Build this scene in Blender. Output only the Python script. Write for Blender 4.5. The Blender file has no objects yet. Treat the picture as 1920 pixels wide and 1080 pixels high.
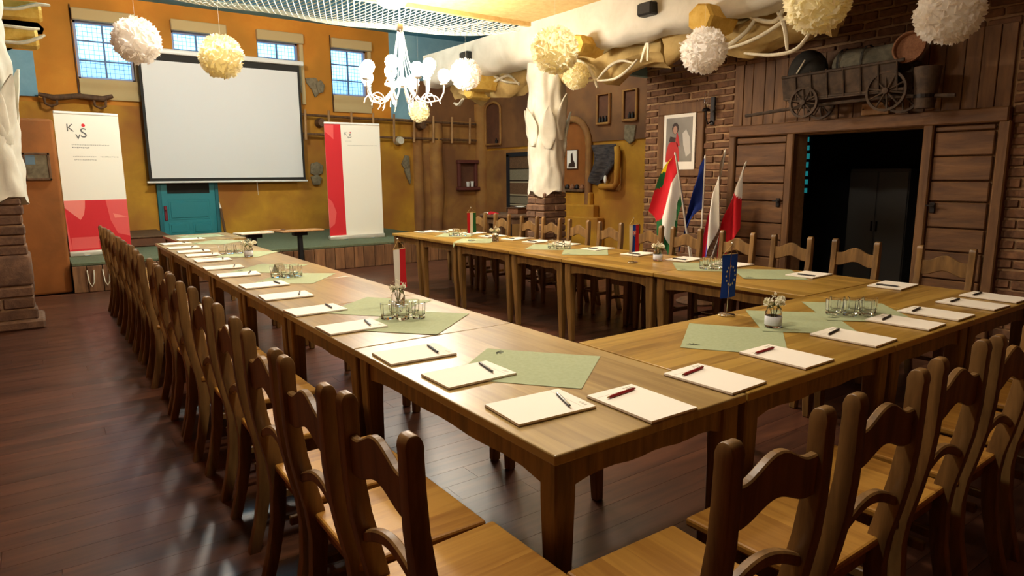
import bpy, bmesh, math, random
from mathutils import Vector, Matrix, noise
random.seed(7)
scene = bpy.context.scene
COL = scene.collection
R = math.radians

# ------------------------------------------------------------------ camera, world, exposure
cam_d = bpy.data.cameras.new('camera'); cam = bpy.data.objects.new('camera', cam_d); COL.objects.link(cam)
cam_d.sensor_width = 36.0; cam_d.lens = 36.0 * 1230.73 / 1920.0; cam_d.clip_start = .02
rt = Vector((0.81189, -0.58376, -0.00749)); up = Vector((0.10494, 0.13331, 0.98550)); fw = Vector((0.57430, 0.80091, -0.16949))
cam.matrix_world = Matrix(((rt.x, up.x, -fw.x, -1.068), (rt.y, up.y, -fw.y, -1.295), (rt.z, up.z, -fw.z, 1.513), (0, 0, 0, 1)))
scene.camera = cam
scene.view_settings.view_transform = 'Standard'; scene.view_settings.look = 'None'
scene.view_settings.gamma = 1.0; scene.view_settings.use_curve_mapping = False
scene.view_settings.exposure = 0.47

world = bpy.data.worlds.new('dusk_sky'); scene.world = world; world.use_nodes = True
bg = world.node_tree.nodes['Background']
bg.inputs[0].default_value = (0.30, 0.66, 1.0, 1); bg.inputs[1].default_value = 2.9

# lamp powers (used by the lamp builders below)
BULB_GLOW = 105.0
DOME_WATT = 28.0
LAMP_TINT = (1.0, 0.90, 0.76)

# ------------------------------------------------------------------ helpers
def lin(c):
    return tuple((x / 255 / 12.92) if x / 255 <= .04045 else ((x / 255 + .055) / 1.055) ** 2.4 for x in c) + (1,)

def nodes(name):
    m = bpy.data.materials.new(name); m.use_nodes = True
    nt = m.node_tree; return m, nt, nt.nodes['Principled BSDF']

def N(nt, kind, **kw):
    n = nt.nodes.new(kind)
    for k, v in kw.items(): setattr(n, k, v)
    return n

def coords(nt, space, scale, wob=0.0):
    if space == 'world':
        src = N(nt, 'ShaderNodeNewGeometry').outputs['Position']
    else:
        src = N(nt, 'ShaderNodeTexCoord').outputs['Object']
    oi = N(nt, 'ShaderNodeObjectInfo')
    mul = N(nt, 'ShaderNodeMath', operation='MULTIPLY'); mul.inputs[1].default_value = 37.0
    nt.links.new(oi.outputs['Random'], mul.inputs[0])
    add = N(nt, 'ShaderNodeVectorMath', operation='ADD')
    nt.links.new(src, add.inputs[0]); nt.links.new(mul.outputs[0], add.inputs[1])
    mp = N(nt, 'ShaderNodeMapping'); mp.inputs['Scale'].default_value = scale
    nt.links.new(add.outputs[0] if space != 'worldfix' else src, mp.inputs[0])
    return mp.outputs[0], oi, src

def simple(name, col, rough=.5, metal=0.0, spec=.5, trans=0.0, emit=None, estr=0.0, alpha=1.0, ior=1.45):
    m, nt, b = nodes(name)
    b.inputs['Base Color'].default_value = lin(col); b.inputs['Roughness'].default_value = rough
    b.inputs['Metallic'].default_value = metal; b.inputs['Specular IOR Level'].default_value = spec
    b.inputs['Transmission Weight'].default_value = trans; b.inputs['IOR'].default_value = ior
    if emit:
        b.inputs['Emission Color'].default_value = emit + (1,) if len(emit) == 3 else emit
        b.inputs['Emission Strength'].default_value = estr
    return m

def mottled(name, c1, c2, scale=(4, 4, 4), rough=.6, bump=0.0, space='object', vary=.12, detail=5.0, spec=.4, lo=.35, hi=.68, rvar=0.0, c3=None, scale3=.8):
    """noise-mottled colour with a little per-object variation; wood when the scale is stretched"""
    m, nt, b = nodes(name)
    vec, oi, src = coords(nt, space, scale)
    nz = N(nt, 'ShaderNodeTexNoise'); nz.inputs['Scale'].default_value = 1.0; nz.inputs['Detail'].default_value = detail
    nz.inputs['Roughness'].default_value = .6; nz.inputs['Distortion'].default_value = .35
    nt.links.new(vec, nz.inputs['Vector'])
    rp = N(nt, 'ShaderNodeValToRGB'); rp.color_ramp.elements[0].position = lo; rp.color_ramp.elements[1].position = hi
    rp.color_ramp.elements[0].color = lin(c1); rp.color_ramp.elements[1].color = lin(c2)
    nt.links.new(nz.outputs[0], rp.inputs[0])
    out = rp.outputs[0]
    if c3:
        n3 = N(nt, 'ShaderNodeTexNoise'); n3.inputs['Scale'].default_value = scale3; n3.inputs['Detail'].default_value = 3
        nt.links.new(src, n3.inputs['Vector'])
        r3 = N(nt, 'ShaderNodeValToRGB'); r3.color_ramp.elements[0].position = .42; r3.color_ramp.elements[1].position = .62
        nt.links.new(n3.outputs[0], r3.inputs[0])
        mx = N(nt, 'ShaderNodeMix', data_type='RGBA'); mx.inputs['B'].default_value = lin(c3)
        nt.links.new(out, mx.inputs['A']); nt.links.new(r3.outputs[0], mx.inputs['Factor']); out = mx.outputs['Result']
    if vary:
        hs = N(nt, 'ShaderNodeHueSaturation')
        mr = N(nt, 'ShaderNodeMapRange'); mr.inputs['To Min'].default_value = 1 - vary; mr.inputs['To Max'].default_value = 1 + vary
        nt.links.new(oi.outputs['Random'], mr.inputs['Value']); nt.links.new(mr.outputs[0], hs.inputs['Value'])
        nt.links.new(out, hs.inputs['Color']); out = hs.outputs[0]
    nt.links.new(out, b.inputs['Base Color'])
    b.inputs['Roughness'].default_value = rough; b.inputs['Specular IOR Level'].default_value = spec
    if bump:
        bp = N(nt, 'ShaderNodeBump'); bp.inputs['Strength'].default_value = min(1.0, bump); bp.inputs['Distance'].default_value = .02
        nt.links.new(nz.outputs[0], bp.inputs['Height']); nt.links.new(bp.outputs[0], b.inputs['Normal'])
    return m

def boards_mat(name, c1, c2, width, along, rough, spec=.5):
    """glued-lamella table top: strips of slightly different tone with long grain, local coordinates"""
    m, nt, b = nodes(name)
    tc = N(nt, 'ShaderNodeTexCoord'); oi = N(nt, 'ShaderNodeObjectInfo')
    sep = N(nt, 'ShaderNodeSeparateXYZ'); nt.links.new(tc.outputs['Object'], sep.inputs[0])
    acr = sep.outputs['Y' if along == 'x' else 'X']; lon = sep.outputs['X' if along == 'x' else 'Y']
    d = N(nt, 'ShaderNodeMath', operation='DIVIDE'); d.inputs[1].default_value = width; nt.links.new(acr, d.inputs[0])
    fl = N(nt, 'ShaderNodeMath', operation='FLOOR'); nt.links.new(d.outputs[0], fl.inputs[0])
    ad = N(nt, 'ShaderNodeMath', operation='MULTIPLY_ADD'); ad.inputs[1].default_value = 91.0
    nt.links.new(oi.outputs['Random'], ad.inputs[0]); nt.links.new(fl.outputs[0], ad.inputs[2])
    wn = N(nt, 'ShaderNodeTexWhiteNoise', noise_dimensions='1D'); nt.links.new(ad.outputs[0], wn.inputs['W'])
    cb = N(nt, 'ShaderNodeCombineXYZ')
    l2 = N(nt, 'ShaderNodeMath', operation='MULTIPLY'); l2.inputs[1].default_value = 2.2; nt.links.new(lon, l2.inputs[0])
    a2 = N(nt, 'ShaderNodeMath', operation='MULTIPLY'); a2.inputs[1].default_value = 34.0; nt.links.new(acr, a2.inputs[0])
    w2 = N(nt, 'ShaderNodeMath', operation='MULTIPLY'); w2.inputs[1].default_value = 23.0; nt.links.new(wn.outputs['Value'], w2.inputs[0])
    nt.links.new(l2.outputs[0], cb.inputs[0]); nt.links.new(a2.outputs[0], cb.inputs[1]); nt.links.new(w2.outputs[0], cb.inputs[2])
    nz = N(nt, 'ShaderNodeTexNoise'); nz.inputs['Scale'].default_value = 1; nz.inputs['Detail'].default_value = 4; nz.inputs['Distortion'].default_value = .6
    nt.links.new(cb.outputs[0], nz.inputs['Vector'])
    mixf = N(nt, 'ShaderNodeMath', operation='MULTIPLY_ADD'); mixf.inputs[1].default_value = .45
    nt.links.new(wn.outputs['Value'], mixf.inputs[0]); nt.links.new(nz.outputs[0], mixf.inputs[2])
    rp = N(nt, 'ShaderNodeValToRGB'); rp.color_ramp.elements[0].position = .38; rp.color_ramp.elements[1].position = .95
    rp.color_ramp.elements[0].color = lin(c1); rp.color_ramp.elements[1].color = lin(c2)
    nt.links.new(mixf.outputs[0], rp.inputs[0]); nt.links.new(rp.outputs[0], b.inputs['Base Color'])
    b.inputs['Roughness'].default_value = rough; b.inputs['Specular IOR Level'].default_value = spec
    bp = N(nt, 'ShaderNodeBump'); bp.inputs['Strength'].default_value = .05; bp.inputs['Distance'].default_value = .01
    nt.links.new(nz.outputs[0], bp.inputs['Height']); nt.links.new(bp.outputs[0], b.inputs['Normal'])
    return m

class MB:
    def __init__(s): s.v = []; s.f = []; s.m = []
    def add(s, vs, fs, mi=0):
        o = len(s.v); s.v += [tuple(v) for v in vs]
        s.f += [tuple(i + o for i in f) for f in fs]; s.m += [mi] * len(fs); return s
    def box(s, c, d, rot=None, mi=0):
        x, y, z = d[0] / 2, d[1] / 2, d[2] / 2
        vs = [Vector(p) for p in ((-x,-y,-z),(x,-y,-z),(x,y,-z),(-x,y,-z),(-x,-y,z),(x,-y,z),(x,y,z),(-x,y,z))]
        if rot is not None: vs = [rot @ v for v in vs]
        vs = [v + Vector(c) for v in vs]
        return s.add(vs, ((0,3,2,1),(4,5,6,7),(0,1,5,4),(1,2,6,5),(2,3,7,6),(3,0,4,7)), mi)
    def b2(s, lo, hi, mi=0):
        return s.box([(a + b) / 2 for a, b in zip(lo, hi)], [b - a for a, b in zip(lo, hi)], None, mi)
    def loft(s, loops, caps=True, mi=0, closed=True):
        n = len(loops[0]); vs = [p for l in loops for p in l]; fs = []
        for i in range(len(loops) - 1):
            for j in range(n if closed else n - 1):
                k = (j + 1) % n; fs.append((i*n+j, i*n+k, (i+1)*n+k, (i+1)*n+j))
        if caps and closed:
            fs.append(tuple(reversed(range(n)))); fs.append(tuple((len(loops)-1)*n + j for j in range(n)))
        return s.add(vs, fs, mi)
    def tube(s, pts, r, n=8, mi=0, flat=1.0, caps=True):
        pts = [Vector(p) for p in pts]; rs = r if isinstance(r, (list, tuple)) else [r] * len(pts)
        loops = []; prev = None
        for i, p in enumerate(pts):
            t = (pts[min(i+1, len(pts)-1)] - pts[max(i-1, 0)]).normalized()
            if prev is None:
                a = Vector((0,0,1)) if abs(t.z) < .9 else Vector((1,0,0)); u = t.cross(a).normalized()
            else:
                u = (prev - t * prev.dot(t)); u = u.normalized() if u.length > 1e-6 else t.orthogonal().normalized()
            prev = u; w = t.cross(u)
            loops.append([p + (u * math.cos(2*math.pi*k/n) + w * math.sin(2*math.pi*k/n) * flat) * rs[i] for k in range(n)])
        return s.loft(loops, caps, mi)
    def lathe(s, prof, n=20, c=(0,0,0), mi=0, caps=True):
        loops = [[(c[0] + r*math.cos(2*math.pi*k/n), c[1] + r*math.sin(2*math.pi*k/n), c[2] + z) for k in range(n)] for r, z in prof]
        return s.loft(loops, caps, mi)
    def prism(s, poly, axis, lo, hi, mi=0):
        """poly: 2-d outline; axis x: (y,z), y: (x,z), z: (x,y)"""
        def P(p, h):
            return {'x': (h, p[0], p[1]), 'y': (p[0], h, p[1]), 'z': (p[0], p[1], h)}[axis]
        n = len(poly); vs = [P(p, lo) for p in poly] + [P(p, hi) for p in poly]
        fs = [tuple(range(n)), tuple(reversed(range(n, 2*n)))] + [(i, i+n, (i+1) % n + n, (i+1) % n) for i in range(n)]
        return s.add(vs, fs, mi)
    def grid(s, fn, nu, nv, mi=0, wrap=False):
        vs = [fn(i / nu, j / nv) for j in range(nv + 1) for i in range(nu + 1)]
        fs = [(j*(nu+1)+i, j*(nu+1)+i+1, (j+1)*(nu+1)+i+1, (j+1)*(nu+1)+i) for j in range(nv) for i in range(nu)]
        if callable(mi):
            o = len(s.v); s.v += [tuple(v) for v in vs]
            for j in range(nv):
                for i in range(nu):
                    s.f.append(tuple(k + o for k in fs[j*nu+i])); s.m.append(mi((i+.5)/nu, (j+.5)/nv))
            return s
        return s.add(vs, fs, mi)
    def ball(s, c, r, n=8, m=6, sq=(1,1,1), mi=0):
        loops = []
        for i in range(m + 1):
            a = math.pi * i / m; rr = max(1e-4, math.sin(a)) * r
            loops.append([(c[0]+rr*math.cos(2*math.pi*k/n)*sq[0], c[1]+rr*math.sin(2*math.pi*k/n)*sq[1], c[2]-math.cos(a)*r*sq[2]) for k in range(n)])
        return s.loft(loops, True, mi)
    def mesh(s, name, mats, smooth=0, bevel=0.0, segs=1, fix=True):
        me = bpy.data.meshes.new(name); me.from_pydata(s.v, [], s.f)
        for m in (mats if isinstance(mats, (list, tuple)) else [mats]): me.materials.append(m)
        if max(s.m, default=0): me.polygons.foreach_set('material_index', s.m)
        if fix or bevel:
            bm = bmesh.new(); bm.from_mesh(me)
            if bevel:
                ed = [e for e in bm.edges if len(e.link_faces) == 2 and e.calc_face_angle(0) > .5]
                bmesh.ops.bevel(bm, geom=ed, offset=bevel, segments=segs, affect='EDGES', profile=.5, clamp_overlap=True)
            bmesh.ops.recalc_face_normals(bm, faces=bm.faces); bm.to_mesh(me); bm.free()
        if smooth:
            me.polygons.foreach_set('use_smooth', [True] * len(me.polygons))
            try: me.set_sharp_from_angle(angle=R(smooth))
            except Exception: pass
        me.update(); return me
    def build(s, name, mats, parent=None, loc=(0,0,0), rz=0.0, smooth=0, bevel=0.0, segs=1, rot=None, fix=True):
        o = bpy.data.objects.new(name, s.mesh(name, mats, smooth, bevel, segs, fix)); COL.objects.link(o)
        o.location = loc; o.rotation_euler = rot if rot is not None else (0, 0, rz)
        if parent: o.parent = parent
        return o

def inst(name, me, parent=None, loc=(0,0,0), rot=(0,0,0), scale=(1,1,1)):
    o = bpy.data.objects.new(name, me); COL.objects.link(o)
    o.location = loc; o.rotation_euler = rot; o.scale = scale
    if parent: o.parent = parent
    return o

def tag(o, label, cat, group=None):
    o['label'] = label; o['category'] = cat
    if group: o['group'] = group
    return o

def thing(name, label, cat, loc=(0,0,0), rz=0.0, group=None, rot=None):
    o = bpy.data.objects.new(name, None); COL.objects.link(o); o.empty_display_size = .1
    o.location = loc; o.rotation_euler = rot if rot is not None else (0, 0, rz)
    return tag(o, label, cat, group)

def struct(o):
    o['kind'] = 'structure'; return o

def copy_tree(o, parent=None):
    c = o.copy(); COL.objects.link(c)
    if parent is not None: c.parent = parent
    for ch in list(o.children): copy_tree(ch, c)
    return c

ORD = ['first','second','third','fourth','fifth','sixth','seventh','eighth','ninth','tenth','eleventh','twelfth','thirteenth','fourteenth','fifteenth','sixteenth','seventeenth']

def text_mesh(body, size, mat):
    cu = bpy.data.curves.new('lettering', 'FONT'); cu.body = body; cu.size = size; cu.extrude = .0004
    o = bpy.data.objects.new('lettering', cu); COL.objects.link(o)
    dg = bpy.context.evaluated_depsgraph_get(); me = bpy.data.meshes.new_from_object(o.evaluated_get(dg))
    bpy.data.objects.remove(o); bpy.data.curves.remove(cu)
    me.materials.clear(); me.materials.append(mat); return me

def nz3(p, s=1.0, o=0.0):
    return noise.noise(Vector((p[0]*s+o, p[1]*s+o*1.7, p[2]*s-o)))

# ------------------------------------------------------------------ materials
M = {}
M['top'] = boards_mat('table_top_wood', (134, 98, 38), (182, 144, 66), .075, 'x', .30, .55)
M['top2'] = boards_mat('table_top_wood_pale', (134, 105, 57), (172, 143, 87), .09, 'x', .30, .55)
M['leg'] = mottled('table_leg_wood', (100, 72, 34), (146, 108, 54), (26, 26, 2.5), .45, vary=.1)
M['chair'] = mottled('chair_wood', (100, 72, 39), (148, 111, 63), (22, 22, 3), .38, vary=.10, spec=.5)
M['seat'] = boards_mat('chair_seat_wood', (146, 96, 38), (190, 140, 62), .09, 'y', .33, .5)
M['plank'] = mottled('floor_plank_wood', (66, 38, 27), (98, 59, 40), (1.6, 16, 16), .34, vary=.18, space='world', spec=.5)
M['floor'] = mottled('floor_base', (40, 24, 16), (60, 36, 24), (3, 12, 12), .5, space='world', vary=0)
M['orange'] = mottled('orange_plaster', (206, 126, 28), (220, 144, 42), (2.2, 2.2, 2.2), .75, bump=.15, space='world', vary=0, c3=(178, 116, 26), scale3=.7)
M['yellow'] = mottled('yellow_plaster', (176, 122, 28), (206, 150, 40), (2, 2, 2), .75, bump=.15, space='world', vary=0, c3=(160, 100, 34), scale3=.8)
M['brownwall'] = mottled('brown_plaster', (150, 100, 52), (178, 128, 62), (1.6, 1.6, 1.6), .8, bump=.2, space='world', vary=0, c3=(128, 84, 48), scale3=1.1)
M['brownwall2'] = mottled('dark_brown_plaster', (118, 78, 46), (144, 98, 56), (1.6, 1.6, 1.6), .8, bump=.2, space='world', vary=0, c3=(100, 66, 42), scale3=1.1)
M['rust'] = mottled('rust_plaster', (132, 76, 26), (158, 92, 34), (2, 2, 2), .8, bump=.15, space='world', vary=0)
M['umber'] = mottled('umber_plaster', (92, 56, 36), (112, 70, 44), (4, 4, 4), .8, bump=.2, space='world', vary=0)
M['blue'] = mottled('blue_paint', (118, 162, 180), (144, 188, 200), (1.8, 1.8, 1.8), .7, space='world', vary=0)
M['blueceil'] = mottled('blue_ceiling_paint', (84, 156, 190), (106, 178, 206), (1.8, 1.8, 1.8), .7, space='world', vary=0)
M['beigeceil'] = mottled('straw_board', (206, 172, 108), (226, 194, 130), (14, 14, 14), .8, bump=.1, space='world', vary=0)
M['plaster'] = mottled('white_plaster', (202, 196, 178), (222, 216, 200), (3, 3, 3), .7, bump=.35, space='world', vary=0)
M['brick'] = mottled('brick', (102, 70, 48), (134, 94, 64), (14, 14, 14), .85, bump=.4, space='world', vary=.22)
M['mortar'] = mottled('mortar', (158, 124, 88), (178, 142, 104), (20, 20, 20), .9, bump=.3, space='world', vary=0)
M['darkbrick'] = mottled('pillar_stone', (92, 66, 50), (124, 92, 68), (12, 12, 12), .85, bump=.5, space='world', vary=.2)
M['barn'] = mottled('barn_board', (96, 64, 36), (132, 92, 52), (14, 14, 2), .65, bump=.25, vary=.14)
M['barnh'] = mottled('barn_plank', (94, 62, 36), (130, 90, 52), (14, 2, 14), .65, bump=.25, vary=.14)
M['stageplank'] = mottled('stage_plank', (96, 64, 40), (142, 100, 64), (16, 16, 2), .6, bump=.2, vary=.22)
M['carpet'] = mottled('stage_carpet', (88, 94, 72), (106, 112, 86), (40, 40, 40), .95, space='world', vary=0, spec=.1)
M['dark'] = simple('dark_paint', (30, 32, 38), .7)
M['black'] = simple('black_metal', (22, 21, 22), .45)
M['blackcloth'] = simple('black_border', (44, 40, 34), .8)
M['screen'] = simple('screen_fabric', (236, 232, 226), .75, spec=.2)
M['white'] = simple('white_lacquer', (236, 232, 222), .35)
M['cream'] = simple('cream_fabric', (196, 168, 118), .8, spec=.2)
M['bannerwhite'] = simple('banner_white', (240, 232, 214), .6, spec=.3)
M['red'] = simple('banner_red', (206, 40, 46), .6, spec=.3)
M['lightred'] = simple('banner_light_red', (224, 88, 84), .6, spec=.3)
M['palered'] = simple('banner_pale_red', (236, 130, 116), .6, spec=.3)
M['print'] = simple('grey_print', (96, 92, 86), .7)
M['paleprint'] = simple('pale_grey_print', (190, 182, 164), .7)
M['teal'] = simple('teal_paint', (30, 126, 132), .45)
M['tealdark'] = simple('teal_paint_groove', (22, 100, 106), .5)
M['maroon'] = simple('maroon_metal', (120, 22, 36), .4)
M['glassdark'] = simple('door_glass', (36, 42, 40), .08, spec=.8)
M['pane'] = simple('window_glass', (235, 248, 255), .02, trans=1.0, ior=1.05, spec=.2)
M['bars'] = simple('window_bar', (84, 110, 150), .5)
M['paper'] = simple('paper', (246, 238, 222), .8, spec=.2)
M['card'] = simple('pad_backing', (150, 124, 92), .8)
M['mat'] = mottled('green_placemat', (158, 166, 128), (168, 176, 138), (60, 60, 60), .85, vary=.03, spec=.2)
M['leafprint'] = simple('leaf_print', (86, 92, 66), .8)
M['penblack'] = simple('pen_black', (30, 24, 24), .3)
M['penred'] = simple('pen_red', (142, 26, 28), .3)
M['chrome'] = simple('chrome', (220, 215, 205), .12, metal=1.0)
M['glass'] = simple('clear_glass', (255, 255, 255), .03, trans=1.0, ior=1.45)
M['water'] = simple('water', (235, 245, 238), .02, trans=1.0, ior=1.33)
M['label'] = simple('jar_paper', (232, 236, 246), .7)
M['flower'] = mottled('white_petal', (232, 226, 198), (250, 246, 226), (60, 60, 60), .8, vary=.03)
M['green'] = mottled('stem_green', (84, 92, 48), (120, 124, 70), (60, 60, 60), .7)
M['cord'] = simple('gold_cord', (196, 160, 92), .6)
M['fw'] = simple('flag_white', (240, 234, 222), .8, spec=.2)
M['fr'] = simple('flag_red', (198, 34, 42), .8, spec=.2)
M['fg'] = simple('flag_green', (36, 96, 52), .8, spec=.2)
M['fb'] = simple('flag_blue', (30, 70, 178), .8, spec=.2)
M['fbd'] = simple('flag_navy', (26, 44, 108), .8, spec=.2)
M['fy'] = simple('flag_yellow', (240, 206, 30), .8, spec=.2)
M['polewhite'] = simple('white_pole', (232, 224, 208), .45)
M['pomwhite'] = simple('white_tissue', (250, 246, 240), .85, spec=.1)
M['pomcream'] = simple('cream_tissue', (250, 243, 212), .85, spec=.1)
for k in ('pomwhite', 'pomcream'):                      # thin tissue lets light through
    nt = M[k].node_tree; pb = nt.nodes['Principled BSDF']; tr = N(nt, 'ShaderNodeBsdfTranslucent'); mx = N(nt, 'ShaderNodeMixShader')
    tr.inputs[0].default_value = pb.inputs['Base Color'].default_value; mx.inputs[0].default_value = .55
    nt.links.new(pb.outputs[0], mx.inputs[1]); nt.links.new(tr.outputs[0], mx.inputs[2]); nt.links.new(mx.outputs[0], nt.nodes['Material Output'].inputs['Surface'])
M['thread'] = simple('thread', (220, 214, 200), .8)
M['rope'] = mottled('white_rope', (222, 212, 186), (240, 232, 208), (20, 20, 20), .8, bump=.2)
M['straw'] = mottled('yellow_straw', (206, 162, 66), (226, 190, 98), (12, 12, 12), .8, bump=.3)
M['drape'] = mottled('tan_drape', (168, 140, 84), (196, 168, 108), (5, 5, 5), .85, bump=.3)
M['net'] = simple('net_cord', (228, 226, 210), .8)
M['stone'] = mottled('grey_stone', (110, 96, 72), (142, 126, 98), (18, 18, 18), .85, bump=.4)
M['oldwood'] = mottled('old_wood', (82, 56, 34), (116, 82, 52), (18, 18, 4), .7, bump=.3)
M['palewood'] = mottled('pale_wood', (150, 108, 66), (182, 138, 88), (18, 18, 4), .65)
M['wagon'] = mottled('wagon_wood', (62, 48, 36), (92, 72, 54), (12, 12, 12), .75, bump=.3)
M['iron'] = simple('dark_iron', (36, 28, 24), .5, metal=.4)
M['wicker'] = mottled('wicker', (128, 84, 56), (152, 104, 70), (50, 50, 50), .8, bump=.4)
M['sack'] = mottled('dark_sack', (44, 42, 38), (64, 60, 52), (8, 8, 8), .9, bump=.4)
M['greybundle'] = mottled('grey_bundle', (84, 80, 66), (120, 112, 92), (10, 10, 10), .9, bump=.5)
M['hide'] = mottled('dark_hide', (44, 38, 38), (92, 82, 78), (6, 6, 30), .85, bump=.5)
M['skin'] = simple('photo_skin', (176, 132, 108), .5)
M['photogrey'] = mottled('photo_grey', (128, 122, 112), (150, 142, 130), (3, 3, 3), .3, vary=0)
M['photored'] = simple('photo_red', (186, 48, 46), .3)
M['photodark'] = simple('photo_dark', (58, 44, 38), .3)
M['photopale'] = simple('photo_pale', (196, 188, 176), .3)
M['rug1'] = mottled('rug_brown', (96, 70, 50), (122, 92, 66), (40, 40, 40), .95, vary=0, spec=.1)
M['rug2'] = mottled('rug_grey', (124, 114, 92), (142, 130, 106), (40, 40, 40), .95, vary=0, spec=.1)
M['rug3'] = simple('rug_dark', (52, 40, 30), .95, spec=.1)
M['rug4'] = simple('rug_cream', (176, 160, 128), .95, spec=.1)
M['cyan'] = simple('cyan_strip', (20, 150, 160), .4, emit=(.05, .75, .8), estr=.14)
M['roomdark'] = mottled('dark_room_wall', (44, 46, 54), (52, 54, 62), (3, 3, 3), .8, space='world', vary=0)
M['housewall'] = mottled('pale_render', (196, 190, 214), (214, 206, 228), (1, 1, 1), .9, space='world', vary=0)
M['houseroof'] = simple('snowy_roof', (206, 190, 206), .9)
m, nt, b_ = nodes('bulb_glow')
b_.inputs['Base Color'].default_value = (1, .95, .85, 1)
b_.inputs['Emission Color'].default_value = LAMP_TINT + (1,); b_.inputs['Emission Strength'].default_value = BULB_GLOW
M['bulb'] = m
m, nt, b_ = nodes('bulb_glow_dimmed')
b_.inputs['Base Color'].default_value = (1, .95, .85, 1)
b_.inputs['Emission Color'].default_value = LAMP_TINT + (1,); b_.inputs['Emission Strength'].default_value = BULB_GLOW*.07
M['bulbadded'] = m  # weaker glow for the added out-of-frame chandelier
M['dome'] = simple('lamp_dome', (255, 240, 200), .5, emit=(1.0, .82, .45), estr=6.0)

# ------------------------------------------------------------------ the room
floor = struct(MB().b2((-3.5, -4, -.14), (8.2, 12.8, -.014)).build('floor', M['floor']))
pl_me = MB().box((0, 0, 0), (1, 1, 1)).mesh('floor_plank', M['plank'])
y = -1.05
while y < 9.1:
    x = -3.5 + random.uniform(-1.6, 0)
    while x < 6.0:
        ln = random.choice((2.2, 2.45, 2.7))
        a, b = max(x, -3.5), min(x + ln, 5.95)
        if b - a > .05:
            inst('plank', pl_me, floor, ((a + b) / 2, y + .075, -.01), scale=(b - a - .0015, .1485, .02))
        x += ln
    y += .15
MB().b2((-3.5, -4, -.03), (6.0, -1.052, 0)).build('plank_field', M['plank'], floor)

WX = [(-.26, .60), (1.24, 2.10), (2.74, 3.56), (4.23, 5.03)]; WZ0, WZ1 = 3.20, 4.17
w = MB()
w.b2((-3.5, 12.5, 0), (6.1, 12.8, 2.78), 1); w.b2((6.1, 12.5, 0), (8.2, 12.8, 2.78), 2)
w.b2((-3.5, 12.5, 2.78), (5.55, 12.8, WZ0), 0); w.b2((-3.5, 12.5, WZ1), (5.55, 12.8, 4.6), 0)
xs = [-3.5] + [v for p in WX for v in p] + [5.55]
for i in range(0, len(xs), 2): w.b2((xs[i], 12.5, WZ0), (xs[i+1], 12.8, WZ1), 0)
w.b2((5.55, 12.5, 2.78), (6.02, 12.8, 4.6), 3)
w.b2((6.02, 12.5, 2.78), (8.2, 12.8, 3.64), 4); w.b2((6.02, 12.5, 3.64), (8.2, 12.8, 4.6), 3)
wall_back = struct(w.build('wall_back', [M['orange'], M['yellow'], M['brownwall'], M['blue'], M['brownwall2']]))
for i, (px, r0, z1) in enumerate(((6.18, .13, 2.5), (6.66, .17, 2.75), (7.95, .2, 3.2))):
    pts = [(px + .05*nz3((i, 0, k*.3), 1.3), 12.52, .0 + z1*k/9) for k in range(10)]
    MB().tube(pts, [r0*(1 + .25*nz3((i*3, k*.4, 0), 1.5)) for k in range(10)], 14).build('plaster_ridge', M['brownwall'], wall_back, smooth=60)

struct(MB().b2((8.0, 5.2, 0), (8.3, 12.5, 4.6)).build('wall_recess', M['yellow']))
rw = bpy.data.objects['wall_recess']
MB().b2((7.96, 9.5, 0), (8.0, 12.5, 2.1)).build('plaster_facing', M['brownwall'], rw, bevel=.015)
MB().b2((7.97, 5.25, 2.15), (8.0, 12.5, 4.6)).build('plaster_facing', M['brownwall2'], rw)
struct(MB().b2((6.1, 5.05, 0), (8.0, 5.2, 4.6)).build('wall_recess_end', M['rust']))
struct(MB().b2((-3.7, -4, 0), (-3.5, 12.8, 4.7)).build('wall_left', M['rust']))
struct(MB().b2((-3.5, -4.2, 0), (8.2, -4, 3.6)).build('wall_front', M['rust']))
nook = MB().b2((-3.5, 9.2, 0), (-.79, 12.5, 2.27))
struct(nook.build('wall_nook', M['rust'], bevel=.04, segs=3, smooth=50))
MB().b2((-1.3, 12.44, 2.86), (-.86, 12.5, 3.58)).build('blue_panel', M['blue'], wall_back)

struct(MB().b2((-3.7, -4.2, 3.45), (8.3, 5.8, 3.56)).build('ceiling', M['beigeceil']))
struct(MB().b2((-3.7, 5.72, 3.56), (8.3, 5.8, 4.7)).build('trim_1', M['beigeceil']))
struct(MB().b2((-3.7, 5.8, 4.6), (8.3, 12.8, 4.7)).build('ceiling_loft', M['blueceil']))
# pale edge board where the low ceiling ends, and the blue rail over the brick corner
struct(MB().b2((-3.4, 5.78, 3.40), (4.4, 5.84, 3.47)).build('trim_2', M['beigeceil']))
struct(MB().b2((4.95, 5.22, 2.83), (6.12, 5.32, 2.98)).build('trim_3', M['blue']))

# brick wall with the barn door opening
DY0, DY1, DZ = 1.60, 2.93, 1.93
w = MB()
w.b2((5.9, DY1, 0), (6.1, 5.2, 3.45)); w.b2((5.9, -4, 0), (6.1, DY0, 3.45)); w.b2((5.9, DY0, DZ), (6.1, DY1, 3.45))
wall_right = struct(w.build('wall_right', M['mortar']))
brick_v = [MB().box((0, 0, 0), (.05, .248, .068)).mesh('brick', M['brick'], bevel=.008) for _ in range(1)]
def brick_wobble(me, k):
    bm = bmesh.new(); bm.from_mesh(me)
    for v in bm.verts:
        v.co += Vector((.004, .006, .005)) * 1.0 * nz3(v.co * 9, 1, k) * 1.6 if False else Vector((.5*nz3(v.co, 14, k), .8*nz3(v.co, 11, k+3), .8*nz3(v.co, 12, k+7))) * .012
    m2 = bpy.data.meshes.new('brick'); bm.to_mesh(m2); bm.free()
    for mm in me.materials: m2.materials.append(mm)
    return m2
brick_v = [brick_wobble(brick_v[0], k) for k in range(5)]
rest = MB()
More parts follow.
